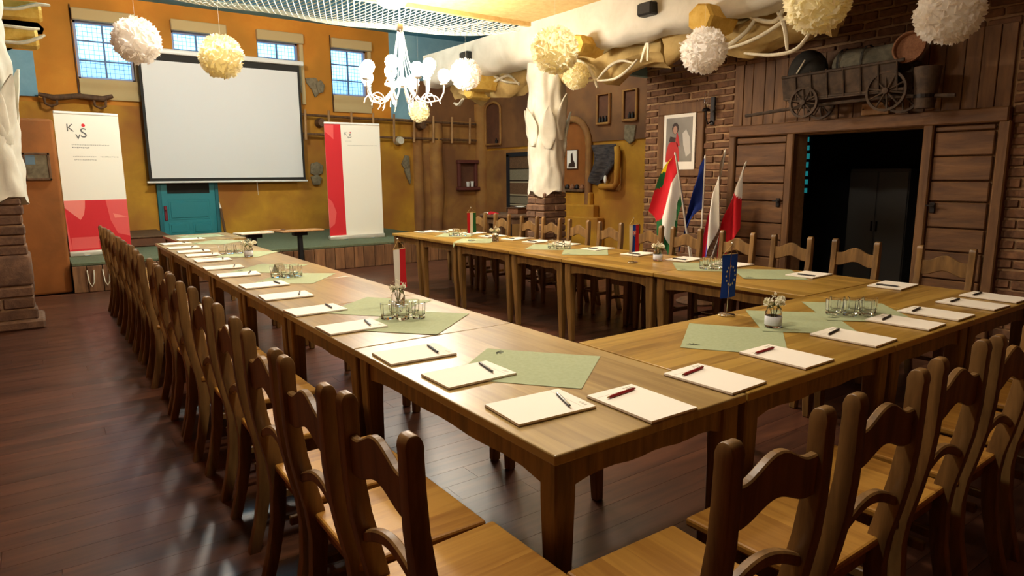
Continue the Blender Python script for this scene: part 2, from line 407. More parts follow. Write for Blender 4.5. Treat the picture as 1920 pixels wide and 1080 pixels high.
def brick_rows(y0, y1, z0, z1, keep, off=0.0):
    r_ = 0; z = z0
    while z + .09 <= z1 + .001:
        yy = y0 - (.135 if r_ % 2 else 0) + off
        while yy < y1:
            a, b = max(yy, y0), min(yy + .27, y1)
            if b - a > .07:
                c = ((a + b) / 2, z + .045)
                if keep(c):
                    inst('brick', random.choice(brick_v), wall_right, (5.905 - random.uniform(0, .008), c[0] + random.uniform(-.004, .004), c[1] + random.uniform(-.004, .004)),
                         rot=(random.uniform(-.025, .025), 0, random.uniform(-.02, .02)), scale=(1, (b - a) / .27, random.uniform(.92, 1.05)))
                else:
                    rest.box((5.90, c[0], c[1]), (.04, b - a - .022, .068))
            yy += .27
        z += .09; r_ += 1
brick_rows(3.77, 5.2, .02, 3.42, lambda c: c[1] > .80 and not (4.24 < c[0] < 4.92 and 1.55 < c[1] < 2.33))
brick_rows(.93, 3.77, 2.74, 3.42, lambda c: True)
brick_rows(.40, .93, .02, 3.42, lambda c: c[1] > .45 and c[1] < 3.0)
brick_rows(-1.2, .40, .02, 3.42, lambda c: False)
rb = rest.build('brick_field', M['brick'], wall_right, fix=False); rb['kind'] = 'stuff'

# barn boards above the opening, lintel, posts, plank leaves
gate = struct(MB().b2((5.80, .93, 1.94), (5.93, 3.77, 2.07)).build('trim_4', M['barnh'], bevel=.012))
y = .95; k = 0
while y < 3.75:
    wd = random.uniform(.12, .17); wd = min(wd, 3.76 - y)
    MB().box((0, 0, 0), (.03, wd - .006, .70)).build('board', M['barn'], gate, (5.875 + random.uniform(-.004, .004), y + wd/2, 2.42), bevel=.004)
    y += wd
for yy in (.955, 1.56, 2.97, 3.73):
    MB().box((0, 0, 0), (.10, .09, 1.95)).build('post', M['barn'], gate, (5.86, yy, .975), bevel=.012)
def leaf(name, y0, y1, label, hy):
    t = struct(thing(name, label, 'door', (5.86, (y0 + y1)/2, 0)))
    del t['category']
    hw = (y1 - y0) / 2; z = .04
    while z < 1.88:
        hgt = random.uniform(.19, .27); hgt = min(hgt, 1.93 - z)
        MB().box((0, 0, 0), (.035, 2*hw - .02, hgt - .012)).build('plank', M['barnh'], t, (random.uniform(-.006, .004), 0, z + hgt/2), bevel=.008)
        z += hgt
    lk = MB().box((0, 0, 0), (.012, .045, .10)).box((-.03, 0, .02), (.05, .016, .016)).box((-.052, .0, .02), (.012, .075, .016))
    lk.build('latch', M['iron'], t, (-.03, hy, 1.18), bevel=.003)
    return t
leaf('door_2', 3.02, 3.69, 'brown plank door leaf nearest the flags, with iron latch', -.27)
leaf('door_3', 1.02, 1.52, 'brown plank door leaf beyond the dark opening, beside the brick edge', .2)

# the unlit room behind the opening
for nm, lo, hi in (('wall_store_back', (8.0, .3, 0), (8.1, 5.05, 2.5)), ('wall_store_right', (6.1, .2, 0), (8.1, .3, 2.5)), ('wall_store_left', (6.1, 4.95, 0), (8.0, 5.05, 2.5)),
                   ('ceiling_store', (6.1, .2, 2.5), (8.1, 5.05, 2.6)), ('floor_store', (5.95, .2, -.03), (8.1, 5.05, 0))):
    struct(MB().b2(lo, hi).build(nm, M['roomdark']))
t = thing('cabinet', 'tall dark grey cabinet standing in the unlit room behind the plank doors', 'cabinet', (7.7, 2.75, 0))
MB().b2((-.25, -.36, .0), (.25, .36, 1.56)).build('body', simple('cabinet_grey', (92, 92, 90), .6), t, bevel=.01)
for s in (-1, 1):
    d_ = MB().b2((-.27, s*.18 - .172, .06), (-.25, s*.18 + .172, 1.52)).build('door', simple('cabinet_door_grey', (98, 98, 95), .55), t, bevel=.004)
    MB().box((-.285, s*.03, .85), (.02, .015, .12)).build('handle', M['iron'], d_)
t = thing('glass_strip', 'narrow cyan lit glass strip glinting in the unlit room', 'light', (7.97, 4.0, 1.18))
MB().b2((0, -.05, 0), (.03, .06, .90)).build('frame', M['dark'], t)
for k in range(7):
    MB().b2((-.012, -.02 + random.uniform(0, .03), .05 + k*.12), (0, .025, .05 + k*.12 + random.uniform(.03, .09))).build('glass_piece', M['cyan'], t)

# ------------------------------------------------------------------ windows, blinds, the house outside
for i, (x0, x1) in enumerate(WX):
    t = thing('window_%d' % (i + 1), '', 'w', (0, 0, 0)); del t['category']; del t['label']; struct(t)
    f = MB(); th = .045; y0, y1 = 12.60, 12.68
    f.b2((x0, y0, WZ0), (x0 + th, y1, WZ1)); f.b2((x1 - th, y0, WZ0), (x1, y1, WZ1)); f.b2((x0, y0, WZ0), (x1, y1, WZ0 + th)); f.b2((x0, y0, WZ1 - th), (x1, y1, WZ1))
    f.build('frame', simple('window_frame_%d' % i, (150, 158, 190), .5), t, bevel=.006)
    xm = (x0 + x1)/2
    MB().b2((xm - .014, 12.61, WZ0), (xm + .014, 12.65, WZ1)).build('bar', M['bars'], t)
    for k in (1, 2):
        zz = WZ0 + (WZ1 - WZ0) * k / 3
        MB().b2((x0, 12.615, zz - .012), (x1, 12.645, zz + .012)).build('bar', M['bars'], t)
    for k in range(3):
        for (a, b) in ((x0, xm), (xm, x1)):
            MB().b2((a + .01, 12.628, WZ0 + (WZ1-WZ0)*k/3 + .01), (b - .01, 12.632, WZ0 + (WZ1-WZ0)*(k+1)/3 - .01)).build('pane', M['pane'], t)
    g = MB()
    n = 12
    for k in range(1, n): g.box((x0 + (x1-x0)*k/n, 12.75, (WZ0+WZ1)/2), (.005, .005, WZ1-WZ0))
    for k in range(1, 13): g.box(((x0+x1)/2, 12.755, WZ0 + (WZ1-WZ0)*k/13), (x1-x0, .005, .005))
    go = g.build('wire_grille', M['bars'], t, fix=False); go['kind'] = 'stuff'
    lab = ['beige blind box on the window beside the white banner with red base', 'beige blind box on the small window above the screen, beside the first window',
           'beige blind box on the window above the screen corner with the hanging stone', 'beige blind box on the window behind the chandelier'][i]
    bl = thing('window_blind', lab, 'blind', (x0, 12.5, WZ1), group='blind boxes on the back wall windows')
    MB().b2((-.01, -.10, -.02), (x1 - x0 + .08, 0, .17)).build('cassette', M['cream'], bl, bevel=.012)
    MB().b2((x1 - x0 + .005, -.035, -1.2), (x1 - x0 + .08, 0, -.02)).build('side_rail', M['cream'], bl, bevel=.006)
    lp = MB()
    if i in (0, 3):
        lp.grid(lambda u, v: (x1*0 + u*(x1-x0+.04), -.04 - .012*math.sin(v*9), -.97 - v*.34), 4, 10)
        lp.grid(lambda u, v: (u*(x1-x0+.04), -.03 - .012*math.sin(v*9), -.97 - v*.34), 4, 10)
        lp.build('lower_panel', M['cream'], bl, smooth=60)
        MB().box((-.02, -.03, -.55), (.012, .012, 1.55)).build('cord', M['iron'], bl)
hs = thing('house', 'pale rendered house with snowy roof outside the windows', 'building', (4.0, 26, 0))
MB().b2((-9, 0, -2), (14, 8, 4.6)).build('wall', M['housewall'], hs)
MB().prism([(-.6, 4.6), (4, 6.1), (8.6, 4.6)], 'x', -9.4, 14.4).build('roof', M['houseroof'], hs)
for k in range(10):
    MB().b2((-8 + k*2.2, -.06, 2.9), (-7.2 + k*2.2, .02, 4.1)).build('window', simple('house_window_%d' % k, (150, 150, 186), .3), hs)

# ------------------------------------------------------------------ teal door
t = struct(thing('door_1', 'teal panelled door under the projection screen', 'door', (.75, 12.5, .40))); del t['category']
f = MB(); f.b2((0, -.06, 0), (.07, 0, 2.05)); f.b2((.99, -.06, 0), (1.06, 0, 2.05)); f.b2((0, -.06, 1.98), (1.06, 0, 2.05))
f.build('frame', M['tealdark'], t, bevel=.008)
d_ = MB().b2((.07, -.045, .02), (.99, -.005, 1.98)).build('leaf', M['teal'], t)
MB().b2((.17, -.05, .82), (.90, -.044, 1.75)).build('glass', M['glassdark'], d_)
def panel(x0, x1, z0, z1):
    p = MB(); p.b2((x0, -.052, z0), (x1, -.045, z1)); p.b2((x0+.035, -.062, z0+.035), (x1-.035, -.05, z1-.035))
    p.build('panel', M['teal'], d_, bevel=.006)
panel(.17, .88, .33, .70); panel(.15, .50, .06, .27); panel(.56, .90, .06, .27)
MB().box((.115, -.065, .46), (.05, .03, .27)).box((.115, -.10, .52), (.02, .05, .02)).build('handle_plate', M['maroon'], t, bevel=.008)
t = thing('wooden_pole', 'thin brown pole with pale tip leaning beside the teal door', 'pole', (1.84, 12.25, .40))
MB().tube([(0, 0, 0), (-.03, .12, .52)], .022, 8).build('shaft', M['oldwood'], t, smooth=40)
MB().tube([(-.03, .12, .52), (-.045, .15, .64)], [.02, .006], 8).build('tip', M['paper'], t, smooth=40)

# ------------------------------------------------------------------ stage
stage = thing('stage', 'low wooden stage with grey green carpet below the screen', 'stage', (2.6, 9.1, 0))
MB().b2((-3.38, 0, .36), (2.4, 3.4, .40)).build('carpet', M['carpet'], stage, bevel=.006)
MB().b2((-3.36, .03, 0), (2.38, 3.4, .36)).build('frame', M['dark'], stage)
x = -3.38
while x < 2.38:
    wd = min(random.choice((.15, .165, .18, .2)), 2.4 - x)
    MB().b2((0, -.012, .005), (wd - .008, .03, .355)).build('plank', M['stageplank'], stage, (x, random.uniform(-.006, .004), 0), bevel=.004)
    x += wd
for xx in (-3.18, -3.0, -2.85):
    MB().tube([(xx - .04, -.02, .30), (xx - .03, -.05, .14), (xx, -.055, .08), (xx + .03, -.05, .14), (xx + .04, -.02, .30)], .009, 6).build('rope_handle', M['rope'], stage, smooth=60)
t = thing('stage_step', 'dark low wooden step at the back of the stage beside the teal door', 'step', (0, 10.9, .40))
MB().b2((-.75, 0, 0), (.68, 1.58, .15)).build('body', M['umber'], t, bevel=.02)
MB().b2((-.76, -.012, .15), (.69, 1.58, .17)).build('tread', M['oldwood'], t, bevel=.005)

# ------------------------------------------------------------------ plaster pillars, beam, garlands, net
def course_bricks(parent, x0, x1, y0, y1, z0, z1, h, mat, n=2):
    z = z0; k = 0
    while z < z1 - .01:
        hh = min(h, z1 - z)
        for j in range(n):
            if k % 2:
                a = x0 + (x1-x0)*j/n; b = x0 + (x1-x0)*(j+1)/n; lo, hi = (a + .006, y0, z), (b - .006, y1, z + hh - .012)
            else:
                a = y0 + (y1-y0)*j/n; b = y0 + (y1-y0)*(j+1)/n; lo, hi = (x0, a + .006, z), (x1, b - .006, z + hh - .012)
            j1 = [random.uniform(-.012, .008) for _ in range(4)]
            MB().b2((lo[0]+j1[0], lo[1]+j1[1], lo[2]), (hi[0]+j1[2], hi[1]+j1[3], hi[2])).build('brick', mat, parent, bevel=.012)
        z += hh; k += 1
    MB().b2((x0 + .02, y0 + .02, z0), (x1 - .02, y1 - .02, z1)).build('mortar_core', M['mortar'], parent)

def trunk(parent, cx, cy, z0, z1, r0, seed, flare=.05, lean=0.0):
    loops = []; n = 48; m = 60
    for i in range(m + 1):
        t = i / m; z = z0 + (z1 - z0)*t
        rr = r0*(1 + .10*math.exp(-t*9) + flare*max(0, t - .8)*5)
        loop = []
        for k in range(n):
            a = 2*math.pi*k/n; p = (math.cos(a), math.sin(a), z*1.2)
            r = rr*(1 + .17*nz3(p, 1.7, seed) + .11*nz3(p, 4, seed+9) + .05*abs(math.sin(a*4 + 3*z)) - .09*max(0, nz3(p, 6.5, seed+4) - .25))
            zz = z + (.05*math.sin(a*4 + seed) if i == 0 else 0)
            loop.append((cx + lean*t + r*math.cos(a), cy + r*math.sin(a), zz))
        loops.append(loop)
    return MB().loft(loops).build('plaster_trunk', M['plaster'], parent, smooth=70)

def plaster_leaf(parent, base, yaw, length, width, out):
    loops = []; m = 12; n = 12
    for i in range(m + 1):
        t = i / m; wd = width*(math.sin(math.pi*min(1, .08 + t*.92))**.75)*(1 - .25*t) + .002
        th = .035*(1 - .6*t) + .002
        off = out*(t**2.2)
        loop = []
        for k in range(n):
            a = 2*math.pi*k/n
            ridge = .012*math.cos(2*a) if math.sin(a) > 0 else 0
            loop.append((wd*math.cos(a), off + (th + ridge)*math.sin(a) - .012*math.sin(a*2 + t*14)*(1-t), length*t))
        loops.append(loop)
    o = MB().loft(loops).build('plaster_leaf', M['plaster'], parent, smooth=70)
    o.location = base; o.rotation_euler = (0, 0, yaw); return o

pr = thing('plaster_pillar', 'white sculpted plaster pillar with leaves on a brick base, between chairs and brown niches', 'pillar', (4.74, 5.96, 0))
course_bricks(pr, -.2, .2, -.2, .2, 0, 1.28, .093, M['darkbrick'])
trunk(pr, 0, 0, 1.26, 3.02, .235, 2.0)
for yaw, z, ln, wd in ((2.55, 1.86, .55, .13), (3.35, 1.98, .60, .12), (4.2, 1.75, .62, .14), (1.6, 1.9, .5, .12), (0.4, 1.9, .5, .12), (5.3, 1.85, .5, .12)):
    dx, dy = math.sin(-yaw)*.235, math.cos(yaw)*.235
    plaster_leaf(pr, (dx*1.0, dy*1.0, z), yaw, ln, wd, .11)
plp = thing('plaster_pillar', 'white sculpted plaster pillar on a rough stone base beside the left chair row', 'pillar', (-1.45, 7.15, 0))
course_bricks(plp, -.27, .27, -.27, .27, .10, .45, .12, M['darkbrick'])
MB().b2((-.27, -.28, .45), (.275, .27, .76)).build('stone_block', M['darkbrick'], plp, bevel=.03, segs=2, smooth=50)
course_bricks(plp, -.26, .26, -.26, .26, .76, 1.33, .10, M['darkbrick'])
MB().b2((-.30, -.31, 0), (.33, .3, .10)).build('plinth', M['darkbrick'], plp, bevel=.02)
trunk(plp, 0, 0, 1.30, 3.46, .30, 5.0, lean=-.02)
for yaw, z, ln, wd in ((-1.1, 1.9, .72, .15), (3.6, 1.8, .6, .14), (-2.3, 1.85, .66, .14)):
    plaster_leaf(plp, (math.sin(-yaw)*.28, math.cos(yaw)*.28, z), yaw, ln, wd, .14)

bt = thing('plaster_beam', 'long white plaster beam with ragged lower edge running over the pillar', 'beam', (4.64, 0, 0))
loops = []
sec = [(-.30, 3.45), (-.305, 3.36), (-.31, 3.24), (-.30, 3.12), (-.29, 3.04), (-.25, 2.98), (-.15, 2.965), (-.04, 2.96), (.05, 2.98), (.09, 3.06), (.10, 3.2), (.10, 3.45)]
for i in range(91):
    yy = -2.0 + 10.7*i/90; lp = []
    for k, (x, z) in enumerate(sec):
        s = .035 if z < 3.05 else .016
        lp.append((x + s*nz3((x*3, yy*2.2, z*3), 1.3, 4), yy, z + (0 if z > 3.4 else 1.6*s*nz3((x*4+5, yy*2.7, z), 1.5, 8))))
    loops.append(lp)
MB().loft(loops).build('beam_body', M['plaster'], bt, smooth=60)
for (yy, zz) in ((7.30, 3.24), (3.73, 3.20)):
    o = thing('speaker', 'small black speaker set in the white beam, ' + ('over the chandelier side' if yy > 5 else 'above the blue rail'), 'speaker', (4.30, yy, zz))
    MB().box((0, 0, 0), (.12, .20, .13)).build('housing', M['black'], o, bevel=.015)
    MB().box((-.064, 0, 0), (.008, .17, .10)).build('grille', M['blackcloth'], o)

def garland(label, path, seed, rolls, ropes):
    t = thing('garland', label, 'garland', path[0])
    o0 = Vector(path[0]); n = len(path)
    loops = []; K = 16
    for i, p in enumerate(path):
        lp = []; tt = i/(n-1)
        for k in range(K):
            a = 2*math.pi*k/K; q = (math.cos(a), i*.33, math.sin(a))
            r = .205*(.55 + .45*math.sin(math.pi*(.08 + .84*tt))**.4)*(1 + .55*nz3(q, 1.7, seed) + .25*nz3(q, 4.3, seed))
            lp.append((p[0] - o0.x + r*.85*math.cos(a), p[1] - o0.y, p[2] - o0.z + r*math.sin(a)))
        loops.append(lp)
    MB().loft(loops).build('drape', M['drape'], t, smooth=50)
    for (c, d, ln, rr) in rolls:
        c = Vector(c) - o0; d = Vector(d).normalized(); u = d.cross(Vector((0, 0, 1))).normalized(); w_ = u.cross(d)
        lps = []
        for s, sc in ((0, .85), (.03, 1.0), (ln*.5, .95), (ln - .03, 1.0), (ln, .8)):
            lps.append([c + d*s + (u*math.cos(2*math.pi*k/7) + w_*math.sin(2*math.pi*k/7))*rr*sc*(1 + .1*nz3((k, s*4, seed), 1.3)) for k in range(7)])
        MB().loft(lps).build('straw_roll', M['straw'], t, smooth=30)
    for pts, r in ropes:
        P = [Vector(p) - o0 for p in pts]; out = []
        for i in range(len(P) - 1):
            p0, p1, p2, p3 = P[max(i-1, 0)], P[i], P[i+1], P[min(i+2, len(P)-1)]
            for s in range(5):
                u = s/5; out.append(.5*((2*p1) + (p2-p0)*u + (2*p0-5*p1+4*p2-p3)*u*u + (3*p1-p0-3*p2+p3)*u**3))
        out.append(P[-1]); m_ = len(out)
        MB().tube(out, [r*(.35 + .65*math.sin(math.pi*(.12 + .8*i/m_))) for i in range(m_)], 7, flat=.7).build('rope', M['rope'], t, smooth=60)
    return t
def X_(y, z, x=4.60): return (x, y, z - .11)
garland('tan garland with straw rolls and white ropes above the wagon end',
        [(4.88 + .03*math.sin(i), 2.0 + i*.17, 2.92 + .05*math.sin(i*.9)) for i in range(12)], 1.0,
        [((4.13, 2.93, 2.95), (1, .1, .03), .48, .14), ((4.9, 2.35, 3.05), (1, -.2, 0), .3, .12)],
        [([X_(3.45, 3.2), X_(3.25, 3.0), X_(3.0, 2.86), X_(2.75, 2.95), X_(2.6, 3.12)], .03), ([X_(3.55, 2.98), X_(3.35, 2.90), X_(3.12, 2.84)], .03),
         ([X_(3.1, 2.82), X_(2.7, 2.86), X_(2.4, 2.96), X_(2.2, 3.1)], .026), ([X_(2.9, 3.2), X_(2.62, 3.04), X_(2.42, 3.0), X_(2.35, 3.15)], .03),
         ([X_(2.75, 2.76), X_(2.45, 2.70), X_(2.2, 2.72), X_(2.05, 2.9)], .026), ([X_(2.5, 3.2), X_(2.35, 2.95), X_(2.3, 2.72)], .026)])
garland('tan draped garland with straw roll and white scrolls hanging over the blue rail',
        [(4.87 + .04*math.sin(i*1.3), 3.95 + i*.17, 2.91 + .05*math.sin(i)) for i in range(12)], 3.0,
        [((4.13, 4.66, 2.98), (1, .15, .03), .42, .12)],
        [([X_(5.5, 3.06), X_(5.2, 3.04), X_(4.95, 2.9), X_(4.8, 2.66)], .03), ([X_(5.55, 3.0), X_(5.35, 3.05), X_(5.15, 2.98), X_(5.12, 2.84), X_(5.24, 2.80)], .022),
         ([X_(5.5, 2.94), X_(5.35, 2.90), X_(5.28, 2.80)], .02), ([X_(5.15, 2.82), X_(4.95, 2.76), X_(4.78, 2.76)], .022),
         ([X_(4.8, 2.76), X_(4.6, 2.88), X_(4.4, 2.92), X_(4.2, 2.86)], .024), ([X_(4.8, 2.74), X_(4.5, 2.73), X_(4.3, 2.80), X_(4.15, 2.9)], .022),
         ([X_(4.1, 2.86), X_(4.05, 2.98), X_(4.0, 3.05), X_(4.0, 2.86)], .02)])
garland('tan garland with straw rolls under the far end of the white beam',
        [(4.88 + .04*math.sin(i*1.1), 6.3 + i*.2, 2.90 + .05*math.sin(i*1.4)) for i in range(12)], 6.0,
        [((4.2, 7.2, 2.86), (1, -.1, 0), .5, .13), ((4.5, 7.6, 2.80), (1, .1, 0), .4, .13)],
        [([X_(7.6, 3.1, 4.6), X_(7.2, 3.12, 4.62), X_(6.9, 2.98, 4.7), X_(6.6, 2.93, 4.75)], .03), ([X_(7.5, 2.94, 4.6), X_(7.1, 2.98, 4.62), X_(6.8, 3.05, 4.7), X_(6.6, 2.9, 4.75)], .028),
         ([X_(7.9, 2.82, 4.6), X_(8.2, 2.76, 4.7), X_(8.5, 2.82, 4.8)], .035)])
garland('short tan garland with straw rolls beside the left pillar above the blue panel',
        [(-1.35 + i*.045, 8.2, 3.18 + .04*math.sin(i)) for i in range(10)], 8.0,
        [((-1.3, 8.05, 3.33), (1, .0, .03), .50, .11), ((-1.3, 8.05, 3.04), (1, .0, .04), .44, .12)],
        [([(-1.3, 7.92, 3.32), (-1.05, 7.9, 3.32), (-.85, 7.9, 3.39), (-.72, 7.92, 3.40)], .03), ([(-1.3, 7.92, 3.15), (-1.0, 7.9, 3.13), (-.84, 7.92, 3.14)], .026),
         ([(-1.3, 7.92, 2.98), (-1.05, 7.9, 2.97), (-.9, 7.9, 3.02), (-.80, 7.92, 3.08)], .03)])

# net slung below the loft
nt_ = thing('fishing_net', 'white fishing net slung below the blue ceiling behind the chandelier', 'net', (2.0, 5.86, 3.44))
def netp(u, v):
    x = -2.2 + 6.5*u
    far = 1.42 + .42*math.sin(math.pi*min(1, max(0, (u - .25)/.9)))
    if u > .82: far *= max(0, 1 - ((u - .82)/.185)**2)**.5
    return (x - 2.0, far*v, .03 + .13*v - .16*math.sin(math.pi*v) + .02*math.sin(u*25)*v)
g = MB(); rows = 22; cols = 92
for s in (1, -1):
    for c0 in range(-rows, cols + rows):
        prev = None
        for j in range(rows + 1):
            u = (c0 + s*j*.5)/cols
            if 0 <= u <= 1:
                p = Vector(netp(u, j/rows))
                if prev is not None and (p - prev).length > 1e-4: g.tube([prev, p], .0055, 3, caps=False)
                prev = p
            else: prev = None
no = g.build('mesh_cords', M['net'], nt_, fix=False); no['kind'] = 'stuff'
MB().tube([netp(u/60, 1) for u in range(61)], .014, 6).build('edge_rope', M['net'], nt_, smooth=60)
MB().tube([netp(u/60, 0) for u in range(61)], .010, 6).build('edge_rope', M['net'], nt_, smooth=60)

# ------------------------------------------------------------------ lamps
ch = thing('chandelier', 'white chandelier with curled arms and glowing bulbs hanging before the windows', 'chandelier', (2.36, 5.55, 2.50))
MB().tube([(0, 0, .60), (0, 0, .93)], .006, 6).build('suspension_cord', M['white'], ch)
MB().lathe([(.001, .66), (.03, .65), (.035, .60), (.03, .56), (.001, .55)], 12).build('top_collar', M['chrome'], ch, smooth=40)
MB().lathe([(.001, -.02), (.06, -.01), (.075, .03), (.05, .07), (.02, .10), (.02, .55)], 16).build('stem', M['white'], ch, smooth=50)
MB().lathe([(.17, .0), (.19, .0), (.19, .022), (.17, .022), (.17, .0)], 28, caps=False).build('lower_ring', M['white'], ch, smooth=40)
for k in range(9):
    a = 2*math.pi*k/9
    MB().tube([(.03*math.cos(a), .03*math.sin(a), .57), (.08*math.cos(a), .08*math.sin(a), .28), (.18*math.cos(a), .18*math.sin(a), .02)], .004, 5).build('bead_strand', M['white'], ch, smooth=60)
NB = 10
bulb_me = MB().lathe([(.001, 0), (.03, .006), (.056, .03), (.072, .075), (.066, .11), (.04, .14), (.001, .152)], 16).mesh('bulb', M['bulb'], smooth=60)
for k in range(NB):
    a = 2*math.pi*k/NB + .2; rr = .47 if k % 2 else .36
    ca, sa = math.cos(a), math.sin(a)
    zc = .02 if k % 2 else .10
    pts = [(.05, .04), (.12, -.06), (.20, -.15), (.28, -.18), (rr - .05, -.15), (rr - .01, -.07), (rr, zc)]
    arm = MB().tube([(r*ca, r*sa, z) for r, z in pts], .009, 7).build('arm', M['white'], ch, smooth=60)
    MB().tube([((.33 + .09*math.cos(q))*ca, (.33 + .09*math.cos(q))*sa, -.19 + .09*math.sin(q)) for q in [x_*.5 for x_ in range(9)]], .006, 6).build('scroll', M['white'], arm, smooth=60)
    MB().lathe([(.001, -.01), (.04, 0), (.045, .015), (.02, .02), (.001, .02)], 12, c=(rr*ca, rr*sa, zc)).build('drip_cup', M['white'], arm, smooth=40)
    inst('bulb', bulb_me, ch, (rr*ca, rr*sa, zc + .018))
ch_added = copy_tree(ch); ch_added.location = (1.7, 1.2, 2.80)  # out-of-frame copy, added to brighten the near tables and pompoms
tag(ch_added, 'added unseen chandelier copy over the corner tables, brightening tables and pompoms', 'chandelier')
for o in ch_added.children:
    if o.name.startswith('suspension_cord'): o.scale.z = .10; o.location.z = .545
dim_me = bulb_me.copy(); dim_me.materials.clear(); dim_me.materials.append(M['bulbadded'])
for o in ch_added.children:
    if o.name.startswith('bulb'): o.data = dim_me

def dome(x, y, label, z=3.45, k=1.0):
    t = thing('ceiling_lamp', label, 'lamp', (x, y, z), group='flush ceiling lamps')
    MB().lathe([(.001, 0), (.185, 0), (.19, -.012), (.175, -.03), (.001, -.03)], 28).build('base', M['white'], t, smooth=40)
    MB().lathe([(.165, -.028), (.165, -.06), (.14, -.10), (.08, -.13), (.001, -.14)], 28, caps=False).build('shade', M['dome'], t, smooth=60)
    ld = bpy.data.lights.new('lamp_light', 'AREA'); ld.shape = 'DISK'; ld.size = .30; ld.energy = DOME_WATT*k; ld.color = LAMP_TINT
    lo = bpy.data.objects.new('lamp_light', ld); COL.objects.link(lo); lo.parent = t; lo.location = (0, 0, -.15)
for x, y, lab in ((2.30, 5.60, 'flush glowing ceiling lamp at the ceiling edge above the net'), (-.05, 3.6, 'added unseen flush ceiling lamp over the middle of the left table row'),
                  (-.05, .6, 'added unseen flush ceiling lamp over the corner table'), (2.3, 2.4, 'added unseen flush ceiling lamp over the middle of the table horseshoe')):
    dome(x, y, lab, k=1.05 if x < 0 else 1.0)  # all but the first are out of frame, added to brighten tables and walls
def globe(x, y, z, k, label):  # out-of-frame globes added to brighten the screen and upper walls
    t = thing('added_globe', label, 'lamp', (x, y, z))
    MB().tube([(0, 0, .11), (0, 0, 4.6 - z)], .006, 6).build('cord', M['white'], t)
    MB().lathe([(.001, .16), (.03, .155), (.045, .11), (.05, .10)], 14, caps=False).build('cap', M['chrome'], t, smooth=40)
    gm = simple('globe_glow', (255, 244, 220), .5, emit=LAMP_TINT, estr=k)
    MB().ball((0, 0, 0), .12, 20, 14).build('globe', gm, t, smooth=70)
globe(1.0, 8.5, 4.35, 440.0, 'added unseen globe lamp in the loft above the stage edge, brightening screen and wall')
globe(5.4, 8.4, 4.35, 190.0, 'added unseen globe lamp in the loft above the round table, brightening the walls')


# ------------------------------------------------------------------ tissue pompoms
def pom_mesh(mat, seed):
    rnd = random.Random(seed); b = MB(); n = 330
    b.ball((0, 0, 0), .87, 18, 12)
    for i in range(n):
        z = 1 - 2*(i + .5)/n; a = i*2.399963; r = math.sqrt(1 - z*z)
        d = Vector((r*math.cos(a), r*math.sin(a), z)); d = (d + Vector([rnd.uniform(-.1, .1) for _ in range(3)])).normalized()
        u = d.orthogonal().normalized(); w_ = d.cross(u); th = rnd.uniform(0, 6.28); u, w_ = u*math.cos(th) + w_*math.sin(th), w_*math.cos(th) - u*math.sin(th)
        h = rnd.uniform(.98, 1.12); wd = rnd.uniform(.11, .18); cu = rnd.uniform(-.06, .06)
        vs = [d*.82 - u*.05, d*.82 + u*.05, d*.94 + u*wd + w_*cu, d*h + u*wd*.55 + w_*cu*1.8, d*(h*.96), d*h - u*wd*.55 - w_*cu, d*.94 - u*wd - w_*cu, d*.94 + w_*.03]
        b.add(vs, ((0, 1, 2, 7), (7, 2, 3, 4), (0, 7, 6), (7, 4, 5, 6)))
    return b.mesh('pompom', mat, fix=False)
PW, PC = pom_mesh(M['pomwhite'], 1), pom_mesh(M['pomcream'], 2)
for (x, y, z, r, me, lab) in (
        (-.38, 4.15, 2.46, .152, PW, 'white tissue pompom hanging by the screen corner nearest the first window'),
        (.14, 4.01, 2.38, .150, PC, 'cream tissue pompom hanging over the top edge of the screen'),
        (3.42, 7.16, 2.40, .143, PC, 'small cream tissue pompom hanging below the chandelier by the blue panel'),
        (3.53, 6.09, 2.78, .190, PW, 'brightly lit white tissue pompom beside the chandelier'),
        (2.66, 3.25, 2.56, .193, PC, 'large cream tissue pompom in front of the pillar top'),
        (4.43, 5.00, 2.70, .158, PC, 'small cream tissue pompom beside the pillar, below the garland'),
        (3.61, 2.44, 2.53, .182, PW, 'large white tissue pompom before the brick wall below the straw roll'),
        (3.12, 1.17, 2.59, .192, PC, 'large pale yellow tissue pompom above the wagon end nearest the portrait'),
        (3.80, .67, 2.52, .192, PW, 'large white tissue pompom above the round wicker basket')):
    t = thing('pompom', lab, 'pompom', (x, y, z), group='tissue pompoms under the ceiling')
    o = inst('tissue_ball', me, t, rot=(random.uniform(0, 3), random.uniform(0, 3), 0), scale=(r, r, r))
    zt = (3.45 if y < 5.8 else 3.9) - z if not (4.3 < x < 4.95) else 2.95 - z
    MB().tube([(0, 0, 0), (0, 0, zt)], .0006, 4).build('thread', M['thread'], t)

